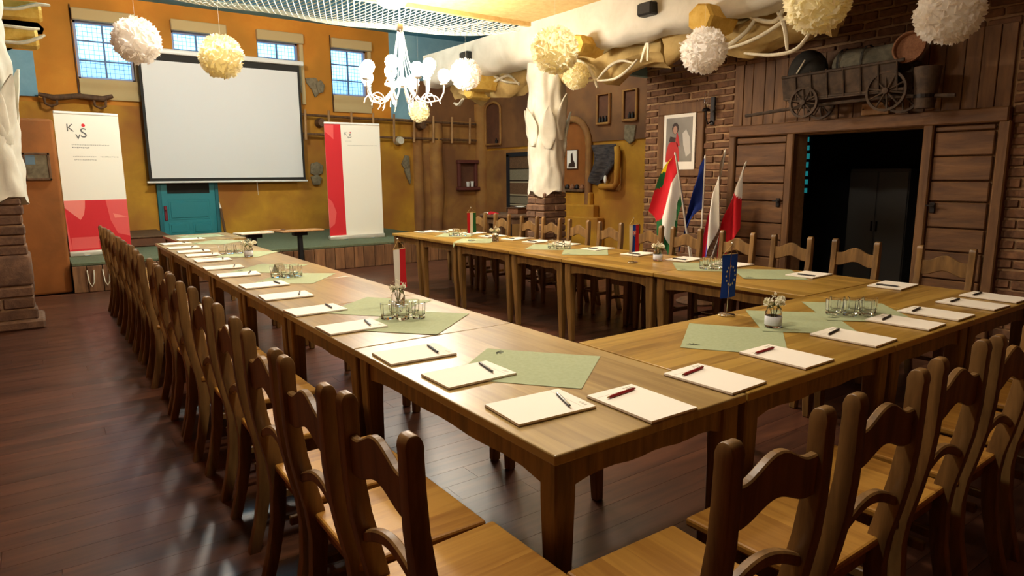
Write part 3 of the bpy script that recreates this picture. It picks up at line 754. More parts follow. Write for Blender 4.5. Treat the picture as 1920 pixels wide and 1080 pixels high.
# ------------------------------------------------------------------ tables
H = .76
def square(c, s, z): return [(c[0]-s, c[1]-s, z), (c[0]+s, c[1]-s, z), (c[0]+s, c[1]+s, z), (c[0]-s, c[1]+s, z)]
def table(label, x0, x1, y0, y1, group, topmat='top', along=None):
    """grain runs along the local x axis, which is the longer side"""
    sx, sy = x1 - x0, y1 - y0
    turn = (sy > sx) if along is None else (along == 'y')
    L_, W_ = (sy, sx) if turn else (sx, sy)
    t = thing('dining_table', label, 'table', ((x0+x1)/2, (y0+y1)/2, 0), R(90) if turn else 0, group)
    MB().b2((-L_/2 + .003, -W_/2 + .003, H - .032), (L_/2 - .003, W_/2 - .003, H)).build('tabletop', M[topmat], t, bevel=.005, segs=2)
    ix, iy = L_/2 - .058, W_/2 - .058
    for s in (-1, 1):
        for q in (-1, 1):
            c = (s*ix, q*iy)
            MB().loft([square((c[0] - s*.012, c[1] - q*.012), .022, 0), square((c[0] - s*.006, c[1] - q*.006), .029, .25), square(c, .036, .52), square(c, .038, .60), square(c, .038, H - .032)]).build('leg', M['leg'], t, bevel=.006)
    def apron(a, n=12):
        pts = [(-a, H - .034), (-a, H - .124)]
        for i in range(n + 1):
            u = i/n; e = min(u, 1 - u)
            pts.append((-a + 2*a*u, H - .124 + .014*min(1, (e/.05)**1.5) - .004*math.cos(u*20)))
        pts.append((a, H - .034)); return pts
    for q in (-1, 1):
        MB().prism(apron(ix - .04), 'y', q*(iy + .012) - .011, q*(iy + .012) + .011).build('apron', M['leg'], t)
        MB().prism(apron(iy - .04), 'x', q*(ix + .012) - .011, q*(ix + .012) + .011).build('apron', M['leg'], t)
    return t
LG, NG, RG = 'tables of the row facing the screen side chairs', 'tables of the cross row', 'tables of the row along the brick wall'
ly = [0, 1.405, 2.45, 3.47, 4.45, 5.45, 6.42, 7.33]
for i in range(7):
    lab = 'wooden table at the horseshoe corner, with a green mat and three notepads' if i == 0 else 'wooden table in the row opposite the brick wall, %s from the stage' % ORD[6 - i]
    table(lab, 0, .865, ly[i], ly[i+1], LG, 'top2')
nx = [.868, 1.95, 2.80, 3.73]
for i, lab in enumerate(('wooden table in the cross row holding the EU table flag', 'wooden table in the middle of the cross row under the tumblers', 'wooden table at the cross row end nearest the brick wall')):
    table(lab, nx[i], nx[i+1], 0, .895, NG, 'top', along='x')
ry = [.898, 2.15, 3.25, 4.08, 5.14, 6.03, 6.77]
for i in range(6):
    table('wooden table in the row along the brick wall, %s from the stage' % ORD[5 - i], 2.745, 3.725, ry[i], ry[i+1], RG, 'top', along='y')
t = table('small reddish wooden table with a green mat at the stage end of the left row', .24, 1.04, 7.42, 8.42, None, 'top2')
t.rotation_euler.z += .02

# ------------------------------------------------------------------ chairs
def chair_proto():
    t = thing('dining_chair', 'x', 'chair', (0, 0, 0))
    prof = [(0.0, -.248), (.12, -.216), (.25, -.192), (.38, -.183), (.47, -.191), (.56, -.211), (.66, -.231), (.76, -.243), (.86, -.248), (.94, -.25)]
    for s in (-1, 1):
        loops = []
        for z, yc in prof:
            d = .021 + .007*math.exp(-((z - .5)/.25)**2); w_ = .021
            loops.append([(s*.168 - w_, yc - d, z), (s*.168 + w_, yc - d, z), (s*.168 + w_, yc + d, z), (s*.168 - w_, yc + d, z)])
        for a in (.25, .45, .65, .82, .95):
            z = .94 + .045*math.sin(a*math.pi/2); d = .021*math.cos(a*math.pi/2)**.8 + .003; w_ = .021*(1 - .15*a*a); yc = -.25 - .003*a
            loops.append([(s*.168 - w_, yc - d, z), (s*.168 + w_, yc - d, z), (s*.168 + w_, yc + d, z), (s*.168 - w_, yc + d, z)])
        MB().loft(loops).build('back_post', M['chair'], t, smooth=35, bevel=.006, segs=2)
        MB().loft([square((s*.165, .165), .019, 0), square((s*.165, .165), .024, .25), square((s*.165, .165), .025, .435)]).build('front_leg', M['chair'], t, bevel=.005)
        MB().b2((s*.165 - .012, -.15, .20), (s*.165 + .012, .15, .235)).build('stretcher', M['chair'], t, bevel=.004)
        MB().b2((s*.165 - .011, -.14, .375), (s*.165 + .011, .15, .437)).build('seat_rail', M['chair'], t)
    MB().b2((-.15, .150, .375), (.15, .172, .437)).build('seat_rail', M['chair'], t)
    MB().b2((-.15, -.165, .375), (.15, -.143, .437)).build('seat_rail', M['chair'], t)
    MB().b2((-.155, .02, .205), (.155, .042, .232)).build('stretcher', M['chair'], t, bevel=.004)
    def bell(x): return math.cos(min(1, abs(x)/.13)*math.pi)*.5 + .5
    xs_ = [-.15 + .30*i/24 for i in range(25)]
    poly = [(x, .876 + .046*bell(x) + .004*max(0, abs(x) - .10)/.05) for x in xs_] + [(x, .774 + .036*bell(x)) for x in reversed(xs_)]
    b = MB().prism(poly, 'y', -.011, .011).build('top_splat', M['chair'], t, bevel=.004)
    b.location = (0, -.246 + .85*math.sin(.04), 0); b.rotation_euler = (.04, 0, 0)
    arc = [(-.15 + .30*i/14, 0, .595 + .05*math.sin(math.pi*i/14)) for i in range(15)]
    lps = [[(x, -.221 - .013, z - .017), (x, -.221 + .013, z - .017), (x, -.221 + .013, z + .017), (x, -.221 - .013, z + .017)] for x, _, z in arc]
    MB().loft(lps).build('lower_rail', M['chair'], t, bevel=.005, smooth=40)
    MB().loft([[(-.195, -.195, z), (.195, -.195, z), (.21, .215, z), (-.21, .215, z)] for z in (.437, .465)]).build('seat', M['seat'], t, bevel=.008, segs=2)
    return t
proto = chair_proto(); first = [True]
def chair(x, y, rz, label, group):
    c = proto if first[0] else copy_tree(proto); first[0] = False
    c.location = (x, y, 0); c.rotation_euler = (0, 0, rz); tag(c, label, 'chair', group)
lc = [.055, .485, .925, 1.495, 2.04, 2.60, 3.03, 3.485, 4.13, 4.56, 5.02, 5.46, 5.95, 6.42, 6.88, 7.32]
for i, y in enumerate(lc):
    chair(-.25 + random.uniform(-.012, .012), y, R(-90) + random.uniform(-.03, .03), 'wooden chair in the row opposite the brick wall, %s from the corner table' % ORD[i], 'chairs of the row opposite the brick wall')
for i, x in enumerate((.185, .67, 1.165, 1.61, 2.10, 2.62, 3.12)):
    chair(x, -.29 + (.02 if i > 1 else 0), random.uniform(-.03, .03), 'wooden chair along the outer side of the cross row, %s from the corner' % ORD[i], 'chairs of the cross row')
for i, y in enumerate((.65, 1.28, 1.81, 2.34, 2.90, 3.38, 3.93, 4.44, 4.93, 5.36, 5.95, 6.50)):
    yy = (y + 1.295)*(4.19 + 1.068)/(4.10 - .012*i + 1.068) - 1.295
    chair(3.93, yy, R(90) + random.uniform(-.03, .03), 'wooden chair along the brick wall side of the tables, %s from the stage' % ORD[11 - i], 'chairs along the brick wall')

# ------------------------------------------------------------------ notepads and pens
pad_parts = None
def pad_proto():
    t = thing('notepad', 'x', 'notepad')
    MB().box((0, 0, .0012), (.212, .299, .0024)).build('backing', M['card'], t)
    MB().box((0, 0, .0057), (.210, .297, .0066)).build('pages', M['paper'], t)
    MB().box((0, .108, .0091), (.19, .0012, .0003)).build('header_line', M['paleprint'], t)
    p = MB()
    for k in range(3): p.box((.075 - .014*k, .128, .0091), (.009, .010, .0003))
    p.build('logo_print', M['paleprint'], t)
    return t
def pen_proto(mat):
    t = thing('pen', 'x', 'pen')
    MB().tube([(-.066, 0, 0), (-.05, 0, 0), (.05, 0, 0), (.066, 0, 0)], [.0042, .0052, .0052, .0045], 8).build('barrel', mat, t, smooth=40)
    MB().tube([(-.066, 0, 0), (-.078, 0, 0)], [.004, .001], 8).build('tip', M['chrome'], t, smooth=40)
    MB().box((.045, 0, .0065), (.04, .003, .0015)).build('clip', M['chrome'], t)
    MB().tube([(.066, 0, 0), (.074, 0, 0)], .0028, 6).build('push_button', M['chrome'], t)
    return t
P0, K0, D0 = pad_proto(), pen_proto(M['penblack']), pen_proto(M['penred'])
used = set()
def place(p, loc, rz, label, cat, group):
    c = p if p.name not in used else copy_tree(p)
    used.add(p.name); c.location = loc; c.rotation_euler = (0, 0, rz); return tag(c, label, cat, group)
def pad(x, y, top, ang, where, group, pencol, pdx=0.0, pda=0.0):
    rz = {'+x': R(-90), '+y': 0, '-x': R(90)}[top] + R(ang)
    place(P0, (x, y, H + .002), rz, 'white notepad %s' % where, 'notepad', group + ' notepads')
    off = Matrix.Rotation(rz, 3, 'Z') @ Vector((pdx, .086, 0))
    place(D0 if pencol == 'red' else K0, (x + off.x, y + off.y, H + .0165), rz + pda, '%s pen on the notepad %s' % (pencol, where), 'pen', group + ' pens')
Lp = [(.20,.32,-4),(.20,.76,0),(.17,1.15,-3),(.155,1.80,0),(.155,2.33,2),(.16,2.89,-3),(.17,3.42,0),(.15,4.06,-5),(.15,4.57,-3),(.19,5.16,-2),(.20,5.66,-4),(.19,6.06,-4),(.17,6.53,0),(.18,7.08,6)]
for i, (x, y, a) in enumerate(Lp):
    pad(x, y, '+x', a, 'of the row opposite the brick wall, %s from the corner' % ORD[i], 'left row', 'black', random.uniform(-.02, .03), R(random.uniform(-18, 2)))
pad(.42, 7.56, '+x', 2, 'on the small reddish end table', 'left row', 'black', .02, -.1)
for i, (x, y, a) in enumerate([(.49,.15,-1),(.90,.17,2),(1.38,.18,0),(1.92,.18,2),(2.43,.18,2),(2.78,.18,0),(3.22,.165,-2),(3.56,.17,-2)]):
    pad(x, y, '+y', a, 'of the cross row, %s from the corner' % ORD[i], 'cross row', 'red' if i < 3 else 'black', random.uniform(-.03, .0), R(random.uniform(0, 9)))
for i, (x, y, a) in enumerate([(3.53,.74,4),(3.54,1.34,3),(3.56,2.02,0),(3.55,2.51,8),(3.53,3.05,8),(3.54,3.62,6),(3.54,4.14,10),(3.52,4.60,8),(3.52,5.02,9),(3.51,5.50,4),(3.54,5.99,12),(3.42,6.45,18),(3.20,6.62,12)]):
    pad(x, y, '-x', a, 'of the brick wall row, %s from the stage' % ORD[12 - i], 'brick wall row', 'black', random.uniform(-.03, .03), R(random.uniform(-5, 14)))

# ------------------------------------------------------------------ green mats
def mat(cx, cy, ang, label, group, sx=.50, sy=.44, z=0.0, droop=None, curl=.0012):
    t = thing('placemat', label, 'placemat', (cx, cy, H + .0008 + z), R(ang), group)
    def fn(u, v):
        x, y = (u - .5)*sx, (v - .5)*sy
        zz = curl*((abs(u - .5)*2)**4 * (abs(v - .5)*2)**4)
        if droop:
            d = Vector((x, y)).dot(Vector(droop[0]).normalized()) - droop[1]
            if d > 0: zz -= min(d*2.2, .2)*1.0; x -= droop[0][0]*d*.75; y -= droop[0][1]*d*.75
        return (x, y, zz)
    b = MB(); b.grid(fn, 16, 16); b.grid(lambda u, v: tuple(Vector(fn(1-u, v)) + Vector((0, 0, .0009))), 16, 16)
    b.build('sheet', M['mat'], t, smooth=40, fix=False)
    lf = MB()
    for k in range(5):
        a = -1.2 + k*.6; lf.box((-sx/2 + .06 + .016*math.cos(a), sy/2 - .05 + .016*math.sin(a), .0016), (.03, .007, .0004), Matrix.Rotation(a, 3, 'Z'))
    lf.build('leaf_print', M['leafprint'], t)
for (x, y, a, lab, g, z) in (
        (.455, .715, -52, 'pale green paper mat alone on the corner table under two notepads', 'left row mats', 0),
        (.47, 1.73, 40, 'pale green paper mat in front of the tumblers beside the flower jar, nearest the corner', 'left row mats', .0012),
        (.50, 2.22, 38, 'pale green paper mat under the flower jar and red white flag', 'left row mats', 0),
        (.46, 3.62, 50, 'pale green paper mat under tumblers and the grey place card', 'left row mats', 0),
        (.46, 4.30, 46, 'pale green paper mat just behind the grey place card', 'left row mats', 0),
        (.58, 5.50, 50, 'pale green paper mat under the second flower jar of the left row', 'left row mats', 0),
        (.62, 7.0, 45, 'pale green paper mat at the stage end of the left row', 'left row mats', 0),
        (.62, 8.0, 4, 'pale green paper mat on the small reddish end table', 'left row mats', 0),
        (1.49, .51, 35, 'pale green paper mat in front of the EU table flag', 'cross row mats', 0),
        (2.04, .52, 44, 'pale green paper mat under the flower jar of the cross row', 'cross row mats', .0012),
        (2.51, .465, 45, 'pale green paper mat under the tumblers of the cross row', 'cross row mats', .0024),
        (3.31, 2.13, 45, 'pale green paper mat under tumblers by the chair before the flag poles', 'brick wall row mats', 0),
        (3.36, 1.56, 45, 'pale green paper mat behind the EU table flag along the brick wall row', 'brick wall row mats', .0012),
        (3.28, 4.08, 42, 'pale green paper mat under tumblers beside the pillar chairs', 'brick wall row mats', 0),
        (3.27, 3.51, 47, 'pale green paper mat between the tumblers and the blue white red flag', 'brick wall row mats', .0012),
        (3.25, 5.95, 45, 'pale green paper mat under tumblers nearest the stage in the brick wall row', 'brick wall row mats', 0)):
    mat(x, y, a, lab, g, z=z)
mat(3.05, 5.17, 45, 'pale green paper mat with a corner hanging over the edge under the striped flag', 'brick wall row mats', droop=((-.7071, .7071), .305))

# ------------------------------------------------------------------ tumblers
gl_me = MB().lathe([(.001, 0), (.030, 0), (.035, .005), (.0385, .085), (.035, .0855), (.0305, .026), (.024, .020), (.001, .019)], 10, caps=False).mesh('tumbler', M['glass'], smooth=20)
def tumblers(cx, cy, where, n=5, a0=.3):
    spots = [(-.082, -.03), (0, -.045), (.082, -.03), (-.045, .045), (.045, .045), (.12, .05)][:n]
    for k, (dx, dy) in enumerate(spots):
        c, s = math.cos(a0), math.sin(a0)
        o = inst('tumbler', gl_me, None, (cx + dx*c - dy*s, cy + dx*s + dy*c, H + .0035), rot=(0, 0, random.uniform(0, 6)))
        tag(o, 'clear glass tumbler standing in the cluster %s' % where, 'glass', 'tumblers ' + where)
tumblers(.47, 1.85, 'beside the flower jar with the red white flag', 5, -.55)
tumblers(.43, 3.74, 'beside the grey place card', 5, -.5)
tumblers(.47, 5.66, 'beside the second flower jar of the left row', 5, -.5)
tumblers(3.23, 5.86, 'beside the red white green flag', 4, -.75)
tumblers(3.28, 3.92, 'beside the pillar chairs', 4, -.75)
tumblers(3.29, 2.00, 'before the flag poles', 5, -.75)
tumblers(2.41, .46, 'on the middle mat of the cross row', 6, -.85)

# ------------------------------------------------------------------ flower jars
def blossom(b, c, r, seed, mi=0):
    rnd = random.Random(seed)
    for i in range(34):
        z = 1 - 1.5*(i + .5)/34; a = i*2.4; q = math.sqrt(max(0, 1 - z*z)); d = Vector((q*math.cos(a), q*math.sin(a), z))
        u = d.orthogonal().normalized(); w_ = d.cross(u); th = rnd.uniform(0, 6.28); u = u*math.cos(th) + w_*math.sin(th)
        p = Vector(c) + d*r*rnd.uniform(.75, 1.0); s = r*rnd.uniform(.35, .5)
        b.add([Vector(c) + d*r*.3, p + u*s - d*r*.2, p + d*r*.12, p - u*s - d*r*.2], ((0, 1, 2, 3),), mi)
    b.ball(c, r*.6, 7, 5, mi=mi)
def jar(x, y, label, heads, label_band=True, rot=0.0, sc=1.0):
    t = thing('flower_jar', label, 'vase', (x, y, H + .003), rot, 'flower jars on the tables'); t.scale = (sc, sc, sc)
    MB().lathe([(.001, 0), (.036, 0), (.040, .005), (.040, .075), (.033, .088), (.033, .100), (.031, .100), (.031, .086), (.0375, .073), (.0375, .008), (.001, .006)], 20, caps=False).build('glass', M['glass'], t, smooth=40)
    if label_band:
        MB().lathe([(.0404, .012), (.0412, .013), (.0412, .056), (.0404, .057)], 20, caps=False).build('paper_band', M['label'], t, smooth=40)
    st = MB()
    for k, (dx, dy, dz, r) in enumerate(heads): st.tube([(dx*.25, dy*.25, .012), (dx*.45, dy*.45, .09), (dx, dy, dz - r*.4)], .0016, 5)
    for k in range(6):
        a = k*1.05; st.tube([(0, 0, .03), (.018*math.cos(a), .018*math.sin(a), .085), (.04*math.cos(a), .04*math.sin(a), .125)], .0011, 4)
    for k in range(7):
        a = k*.9 + .3; st.box((.024*math.cos(a), .024*math.sin(a), .10 + .01*(k % 3)), (.028, .012, .003), Matrix.Rotation(a, 3, 'Z') @ Matrix.Rotation(.7, 3, 'Y'))
    st.build('stems', M['green'], t)
    for k, (dx, dy, dz, r) in enumerate(heads):
        b = MB(); blossom(b, (dx, dy, dz), r, k + 5); b.build('blossom', M['flower'], t, fix=False)
    sp = MB(); rnd = random.Random(int(x*100))
    for k in range(34):
        a = rnd.uniform(0, 6.28); rr = rnd.uniform(.0, .055); sp.ball((rr*math.cos(a), rr*math.sin(a), .165 - rr*.75 + rnd.uniform(-.02, .015)), rnd.uniform(.0025, .0045), 5, 4)
    so = sp.build('small_sprigs', M['flower'], t, fix=False); so['kind'] = 'stuff'
h3 = [(-.035, -.01, .125, .025), (.018, -.02, .122, .026), (.042, .022, .132, .024)]
jar(1.83, .53, 'glass jar with paper band and white carnations on the cross row', h3, True, -.6)
jar(.56, 2.10, 'clear glass jar with small pale flowers before the red white flag', [(-.03, 0, .118, .018), (.03, .01, .122, .018), (0, -.02, .126, .016)], False, -.6)
jar(.53, 5.26, 'glass jar with paper band and white carnations on the left row', [(-.045, 0, .128, .03), (.03, -.01, .122, .03), (.055, .02, .13, .026)], True, -.6)
jar(3.18, 4.95, 'clear glass jar with white flowers beside the red white green flag', [(-.045, 0, .128, .024), (.03, 0, .126, .03)], False, -.75)
jar(3.31, 2.61, 'glass jar with paper band and white carnations before the flag poles', [(-.035, 0, .128, .024), (.02, -.015, .128, .028), (.04, .02, .12, .024)], True, -.75)

t = thing('place_card', 'small grey folded place card standing by the tumblers', 'card', (.45, 4.02, H + .003), R(35))
MB().prism([(-.035, 0), (-.033, 0), (0, .068), (.033, 0), (.035, 0), (0, .072)], 'x', -.045, .045).build('folded_card', simple('grey_card', (158, 148, 116), .8), t)

# ------------------------------------------------------------------ table flags
def star(b, c, r, mi=0, y=-.0016):
    pts = []
    for k in range(10):
        a = math.pi/2 + k*math.pi/5; q = r if k % 2 == 0 else r*.42; pts.append((c[0] + q*math.cos(a), c[1] + q*math.sin(a)))
    b.prism(pts, 'y', y - .0006, y)
def table_flag(x, y, rz, label, stripes, emblem=None, lean=0.0, width=.12, drop=.235, zt=1.145):
    t = thing('table_flag', label, 'flag', (x, y, H + .003), rz, 'table flags')
    hh = zt - H - .003
    MB().lathe([(.001, 0), (.044, 0), (.045, .004), (.040, .008), (.008, .010), (.001, .012)], 24).build('base', M['chrome'], t, smooth=40)
    MB().tube([(0, 0, .01), (lean, 0, hh)], .0022, 8).build('rod', M['chrome'], t, smooth=60)
    MB().ball((lean, 0, hh + .004), .006, 8, 6).build('finial', M['chrome'], t, smooth=60)
    yb = -.008; zb = hh - .055; w2 = width/2
    MB().tube([(lean - w2, yb, zb), (lean + w2, yb, zb)], .0022, 6).build('crossbar', M['cord'], t)
    MB().tube([(lean - w2, yb, zb), (lean, 0, hh - .002), (lean + w2, yb, zb)], .0013, 5).build('cord', M['cord'], t)
    n = len(stripes); mats = [M[s] for s in stripes]
    def fn(off):
        return lambda u, v: (lean + (u - .5)*width + .004*math.sin(v*3)*lean*20, yb - off - .006*math.sin(u*5 + v*2)*v, zb - v*drop)
    b = MB(); b.grid(fn(.0), 3*n, 10, lambda u, v: min(n - 1, int(u*n))); b.grid(fn(.0012), 3*n, 10, lambda u, v: min(n - 1, int(u*n)))
    b.build('cloth', mats, t, smooth=60, fix=False)
    if emblem: emblem(t, lean, yb, zb)
    return t
def eu(t, lean, yb, zb):
    for side in (-1, 1):
        for k in range(12):
            a = k*math.pi/6; b = MB(); star(b, (lean + .038*math.cos(a), zb - .115 + .050*math.sin(a)), .0075, y=yb - .009 if side < 0 else yb + .009)
            b.build('star', M['fy'] if False else simple('star_pale_%d' % k, (236, 226, 170), .8), t)
def sk(t, lean, yb, zb):
    s = MB().prism([(-.017, .022), (.017, .022), (.017, -.005), (0, -.026), (-.017, -.005)], 'y', -.001, .001)
    o = s.build('shield_border', M['fw'], t, (lean - .002, yb - .006, zb - .075))
    MB().prism([(-.014, .019), (.014, .019), (.014, -.004), (0, -.022), (-.014, -.004)], 'y', -.0022, .0022).build('shield', M['fr'], t, (lean - .002, yb - .006, zb - .075))
    c = MB().box((0, 0, .001), (.004, .007, .028)).box((0, 0, .009), (.014, .007, .004)).box((0, 0, .002), (.018, .007, .004)); c.build('double_cross', M['fw'], t, (lean - .002, yb - .006, zb - .075))
    MB().box((0, 0, -.014), (.016, .006, .006)).build('blue_hills', M['fb'], t, (lean - .002, yb - .006, zb - .075))
table_flag(.63, 2.22, R(25), 'table flag with white and red halves on a chrome stand behind the flower jar', ('fw', 'fr'), width=.11)
table_flag(3.00, 5.18, R(0), 'table flag striped red, white and green on a chrome stand', ('fr', 'fw', 'fg'))
table_flag(3.04, 2.65, R(4), 'table flag striped white, blue and red with a shield on a chrome stand', ('fw', 'fb', 'fr'), sk, width=.125)
table_flag(1.88, .84, R(180), 'blue table flag with a ring of stars on a chrome stand', ('fb',), eu, lean=-.02, width=.13)

# ------------------------------------------------------------------ projection screen
t = thing('projection_screen', 'large white pull down projection screen with black border above the teal door', 'screen', (2.05, 12.28, 1.42))
MB().b2((-1.50, -.06, 2.27), (1.50, .06, 2.36)).build('case', M['white'], t, bevel=.02, segs=2, smooth=40)
MB().b2((-1.42, -.004, .03), (1.42, .004, 2.28)).build('border', M['blackcloth'], t)
MB().b2((-1.375, -.009, .085), (1.375, -.003, 2.15)).build('surface', M['screen'], t)
MB().b2((-1.46, -.018, -.005), (1.46, .018, .03)).build('weight_bar', M['white'], t, bevel=.008)
MB().tube([(.45, 0, 0), (.46, 0, -.26)], .004, 5).build('pull_cord', M['thread'], t)

# ------------------------------------------------------------------ roll-up banners
def banner_base(t, w_):
    MB().b2((-w_/2 - .01, -.05, 0), (w_/2 + .01, .07, .075)).build('base', simple('banner_alu', (206, 200, 184), .35, metal=.3), t, bevel=.015, segs=2, smooth=40)
    for s in (-.25, .25): MB().b2((s*w_ - .04, -.12, 0), (s*w_ + .04, .14, .012)).build('foot', M['chrome'], t, bevel=.003)
    MB().tube([(0, .05, .07), (0, .05, 2.0)], .010, 8).build('mast', M['chrome'], t)
    MB().b2((-w_/2, -.012, 2.01), (w_/2, .02, 2.045)).build('top_rail', M['white'], t, bevel=.006)
def flat(t, poly, mat, y, name='print_shape'): MB().prism(poly, 'y', y - .0008, y).build(name, mat, t)
def logo(t, x, z, s):
    for ch, dx, dz, sz in (('K', 0, .05, .15), ('v', .105, -.055, .15), ('S', .165, -.03, .19)):
        o = inst('logo_letter', text_mesh(ch, sz*s, M['print']), t, (x + dx*s, -.0035, z + dz*s), rot=(R(90), 0, 0))
    MB().lathe([(.001, 0), (.024*s, 0), (.024*s, .001), (.001, .001)], 12).build('logo_dot', M['red'], t, (x + .215*s, -.004, z + .14*s), rot=(R(90), 0, 0))
t = thing('rollup_banner', 'white roll up banner with red lower third standing beside the left pillar', 'banner', (-.36, 10.12, .40), R(9))
w_ = .80; banner_base(t, w_)
MB().b2((-w_/2, -.002, .06), (w_/2, .002, 2.02)).build('sheet', M['bannerwhite'], t)
flat(t, [(-w_/2, .075), (w_/2, .075), (w_/2, .80), (-w_/2, .80)], M['red'], -.0025, 'red_field')
flat(t, [(-.40, .80), (-.40, .70), (-.30, .60), (-.22, .52), (-.17, .60), (-.15, .70), (-.14, .80)], M['palered'], -.0036)
flat(t, [(-.40, .70), (-.38, .30), (-.36, .10), (-.40, .09)], M['lightred'], -.0034)
flat(t, [(.12, .80), (.40, .80), (.40, .25), (.24, .30), (.16, .50)], M['lightred'], -.0034)
flat(t, [(.20, .60), (.36, .55), (.40, .545), (.22, .53)], M['palered'], -.0044)
flat(t, [(-.02, .22), (.02, .28), (.11, .27), (.0, .20)], M['palered'], -.0044)
flat(t, [(-.36, .27), (-.02, .27), (-.02, .10), (-.36, .10)], M['lightred'], -.0034)
logo(t, -.27, 1.72, 1.0)
for (x0, x1, z, m_) in ((-.22, .24, 1.585, 'paleprint'), (-.22, -.02, 1.545, 'print'), (-.22, .05, 1.42, 'paleprint'), (.12, .34, 1.42, 'paleprint'), (-.21, .05, 1.375, 'paleprint')):
    x = x0; ln = MB()
    while x < x1:
        s = random.uniform(.010, .022); ln.box((x + s/2, -.003, z + random.uniform(-.001, .002)), (s, .001, random.uniform(.010, .017))); x += s + .005
    ln.build('text_line', M[m_], t)
t = thing('rollup_banner', 'white roll up banner with red stripe standing between screen and ladder', 'banner', (3.60, 10.02, .40), R(-4))
w_ = 1.0; banner_base(t, w_)
MB().b2((-w_/2, -.002, .06), (w_/2, .002, 2.02)).build('sheet', M['bannerwhite'], t)
flat(t, [(-.5, .075), (-.20, .075), (-.215, 2.01), (-.5, 2.01)], M['red'], -.0025, 'red_stripe')
flat(t, [(-.5, 2.0), (-.34, 2.0), (-.35, 1.75), (-.42, 1.82), (-.5, 1.88)], M['lightred'], -.0034)
flat(t, [(-.5, .75), (-.42, .66), (-.36, .48), (-.40, .28), (-.5, .20)], M['lightred'], -.0034)
logo(t, -.155, 1.80, .52)
for (x0, x1, z, m_) in ((-.14, -.03, 1.725, 'paleprint'), (-.10, .44, 1.655, 'paleprint')):
    x = x0; ln = MB()
    while x < x1:
        s = random.uniform(.010, .022); ln.box((x + s/2, -.003, z), (s, .001, random.uniform(.006, .010))); x += s + .007
    ln.build('text_line', M[m_], t)

# ------------------------------------------------------------------ pedestal stands before the stage
def pedestal(x, y, rz, label, topm, wd, dp, tilt):
    t = thing('pedestal_table', label, 'table', (x, y, 0), rz)
    o = MB().b2((-wd/2, -dp/2, -.012), (wd/2, dp/2, .012)).build('top', topm, t, (0, 0, .735), rot=(tilt, 0, 0), bevel=.006)
    MB().box((0, 0, .69), (.20, .12, .05)).build('bracket', M['black'], t, bevel=.006)
    MB().b2((-.032, -.032, .02), (.032, .032, .68)).build('column', M['black'], t, bevel=.008)
    MB().b2((-.20, -.20, 0), (.20, .20, .02)).build('foot_plate', M['black'], t, bevel=.006)
pedestal(1.37, 8.35, .1, 'small black pedestal stand with a white top before the stage', simple('stand_white', (240, 226, 196), .5), .46, .34, -.03)
pedestal(2.02, 8.35, .05, 'small black pedestal stand with a wooden board top before the stage', M['palewood'], .62, .34, -.02)
t = thing('wooden_bar', 'thin wooden bar lying across the two pedestal stands', 'bar', (1.70, 8.36, .752)); t.rotation_euler = (0, 0, .03)
MB().tube([(-.24, 0, .008), (.12, 0, .008)], .008, 8).build('shaft', M['palewood'], t, smooth=40)
MB().tube([(.05, 0, .008), (.12, 0, .008)], .0105, 8).build('grip', M['oldwood'], t, smooth=40)

# ------------------------------------------------------------------ back wall decorations
t = thing('wooden_ladder', 'old wooden ladder hung lengthwise on the back wall above the banner', 'ladder', (5.6, 12.36, 2.56))
for z in (.18, -.20): MB().tube([(-2.12, 0, z + .02), (-.8, .01, z - .005), (.8, 0, z - .01), (2.1, .01, z - .02)], .026, 8).build('rail', M['oldwood'], t, smooth=40)
for i in range(9):
    x = -2.05 + 3.95*i/8
    MB().tube([(x - .01, -.03, -.30), (x + .01, -.03, .30)], [.030, .026], 8).build('rung', M['palewood'], t, smooth=40)
for x, z in ((-1.72, .05), (.62, .08), (.05, -.27)):
    MB().lathe([(.001, -.10), (.09, -.10), (.10, -.05), (.08, .12), (.001, .12)], 12).build('peg', M['oldwood'] if z > 0 else M['rope'], t, (x, .02, z), rot=(R(90), 0, 0), smooth=40)
def stone(label, x, z, poly):
    t = thing('flat_stone', label, 'stone', (x, 12.5, z))
    MB().prism(poly[0], 'y', -.05, 0).build('slab', M['stone'], t, bevel=.015, segs=2, smooth=40)
    for p in poly[1:]: MB().prism(p, 'y', -.07, 0).build('slab', M['stone'], t, bevel=.015, segs=2, smooth=40)
stone('grey flat stones set in the orange wall between two windows', 3.85, 3.3, [[(-.20, .20), (.02, .22), (.10, .10), (.05, -.12), (-.02, -.18), (-.08, -.02), (-.18, .10)], [(.0, .10), (.12, .18), (.19, .08), (.16, -.06), (.05, -.10)]])
stone('grey rounded stones in the wall between screen and red striped banner', 3.76, 1.56, [[(-.12, .02), (-.10, .22), (.04, .26), (.16, .18), (.14, .02), (0, -.04)], [(-.12, -.05), (.02, .0), (.12, -.08), (.06, -.22), (-.08, -.22)]])
stone('narrow pointed grey stones in the yellow wall beside the red striped banner', 5.86, 1.68, [[(-.12, .10), (-.02, .30), (.08, .28), (.10, .0), (.0, -.08)], [(-.06, -.02), (.08, .02), (.10, -.30), (.07, -.36), (-.02, -.14)]])
t = thing('ox_yoke', 'old dark wooden yoke hung on the wall above the white banner', 'yoke', (-.30, 12.34, 2.86))
MB().tube([(-.56, 0, .03), (-.35, 0, -.02), (0, 0, .03), (.35, 0, .0), (.50, 0, .06)], [.03, .05, .045, .05, .03], 8).build('beam', M['oldwood'], t, smooth=50)
for x in (-.40, .30):
    MB().tube([(x - .09, 0, 0), (x - .08, 0, -.12), (x, 0, -.16), (x + .08, 0, -.12), (x + .09, 0, 0)], .022, 7).build('bow', M['oldwood'], t, smooth=50)
t = thing('framed_picture', 'small framed landscape picture on the rust wall beside the left pillar', 'picture', (-1.01, 9.2, 1.49))
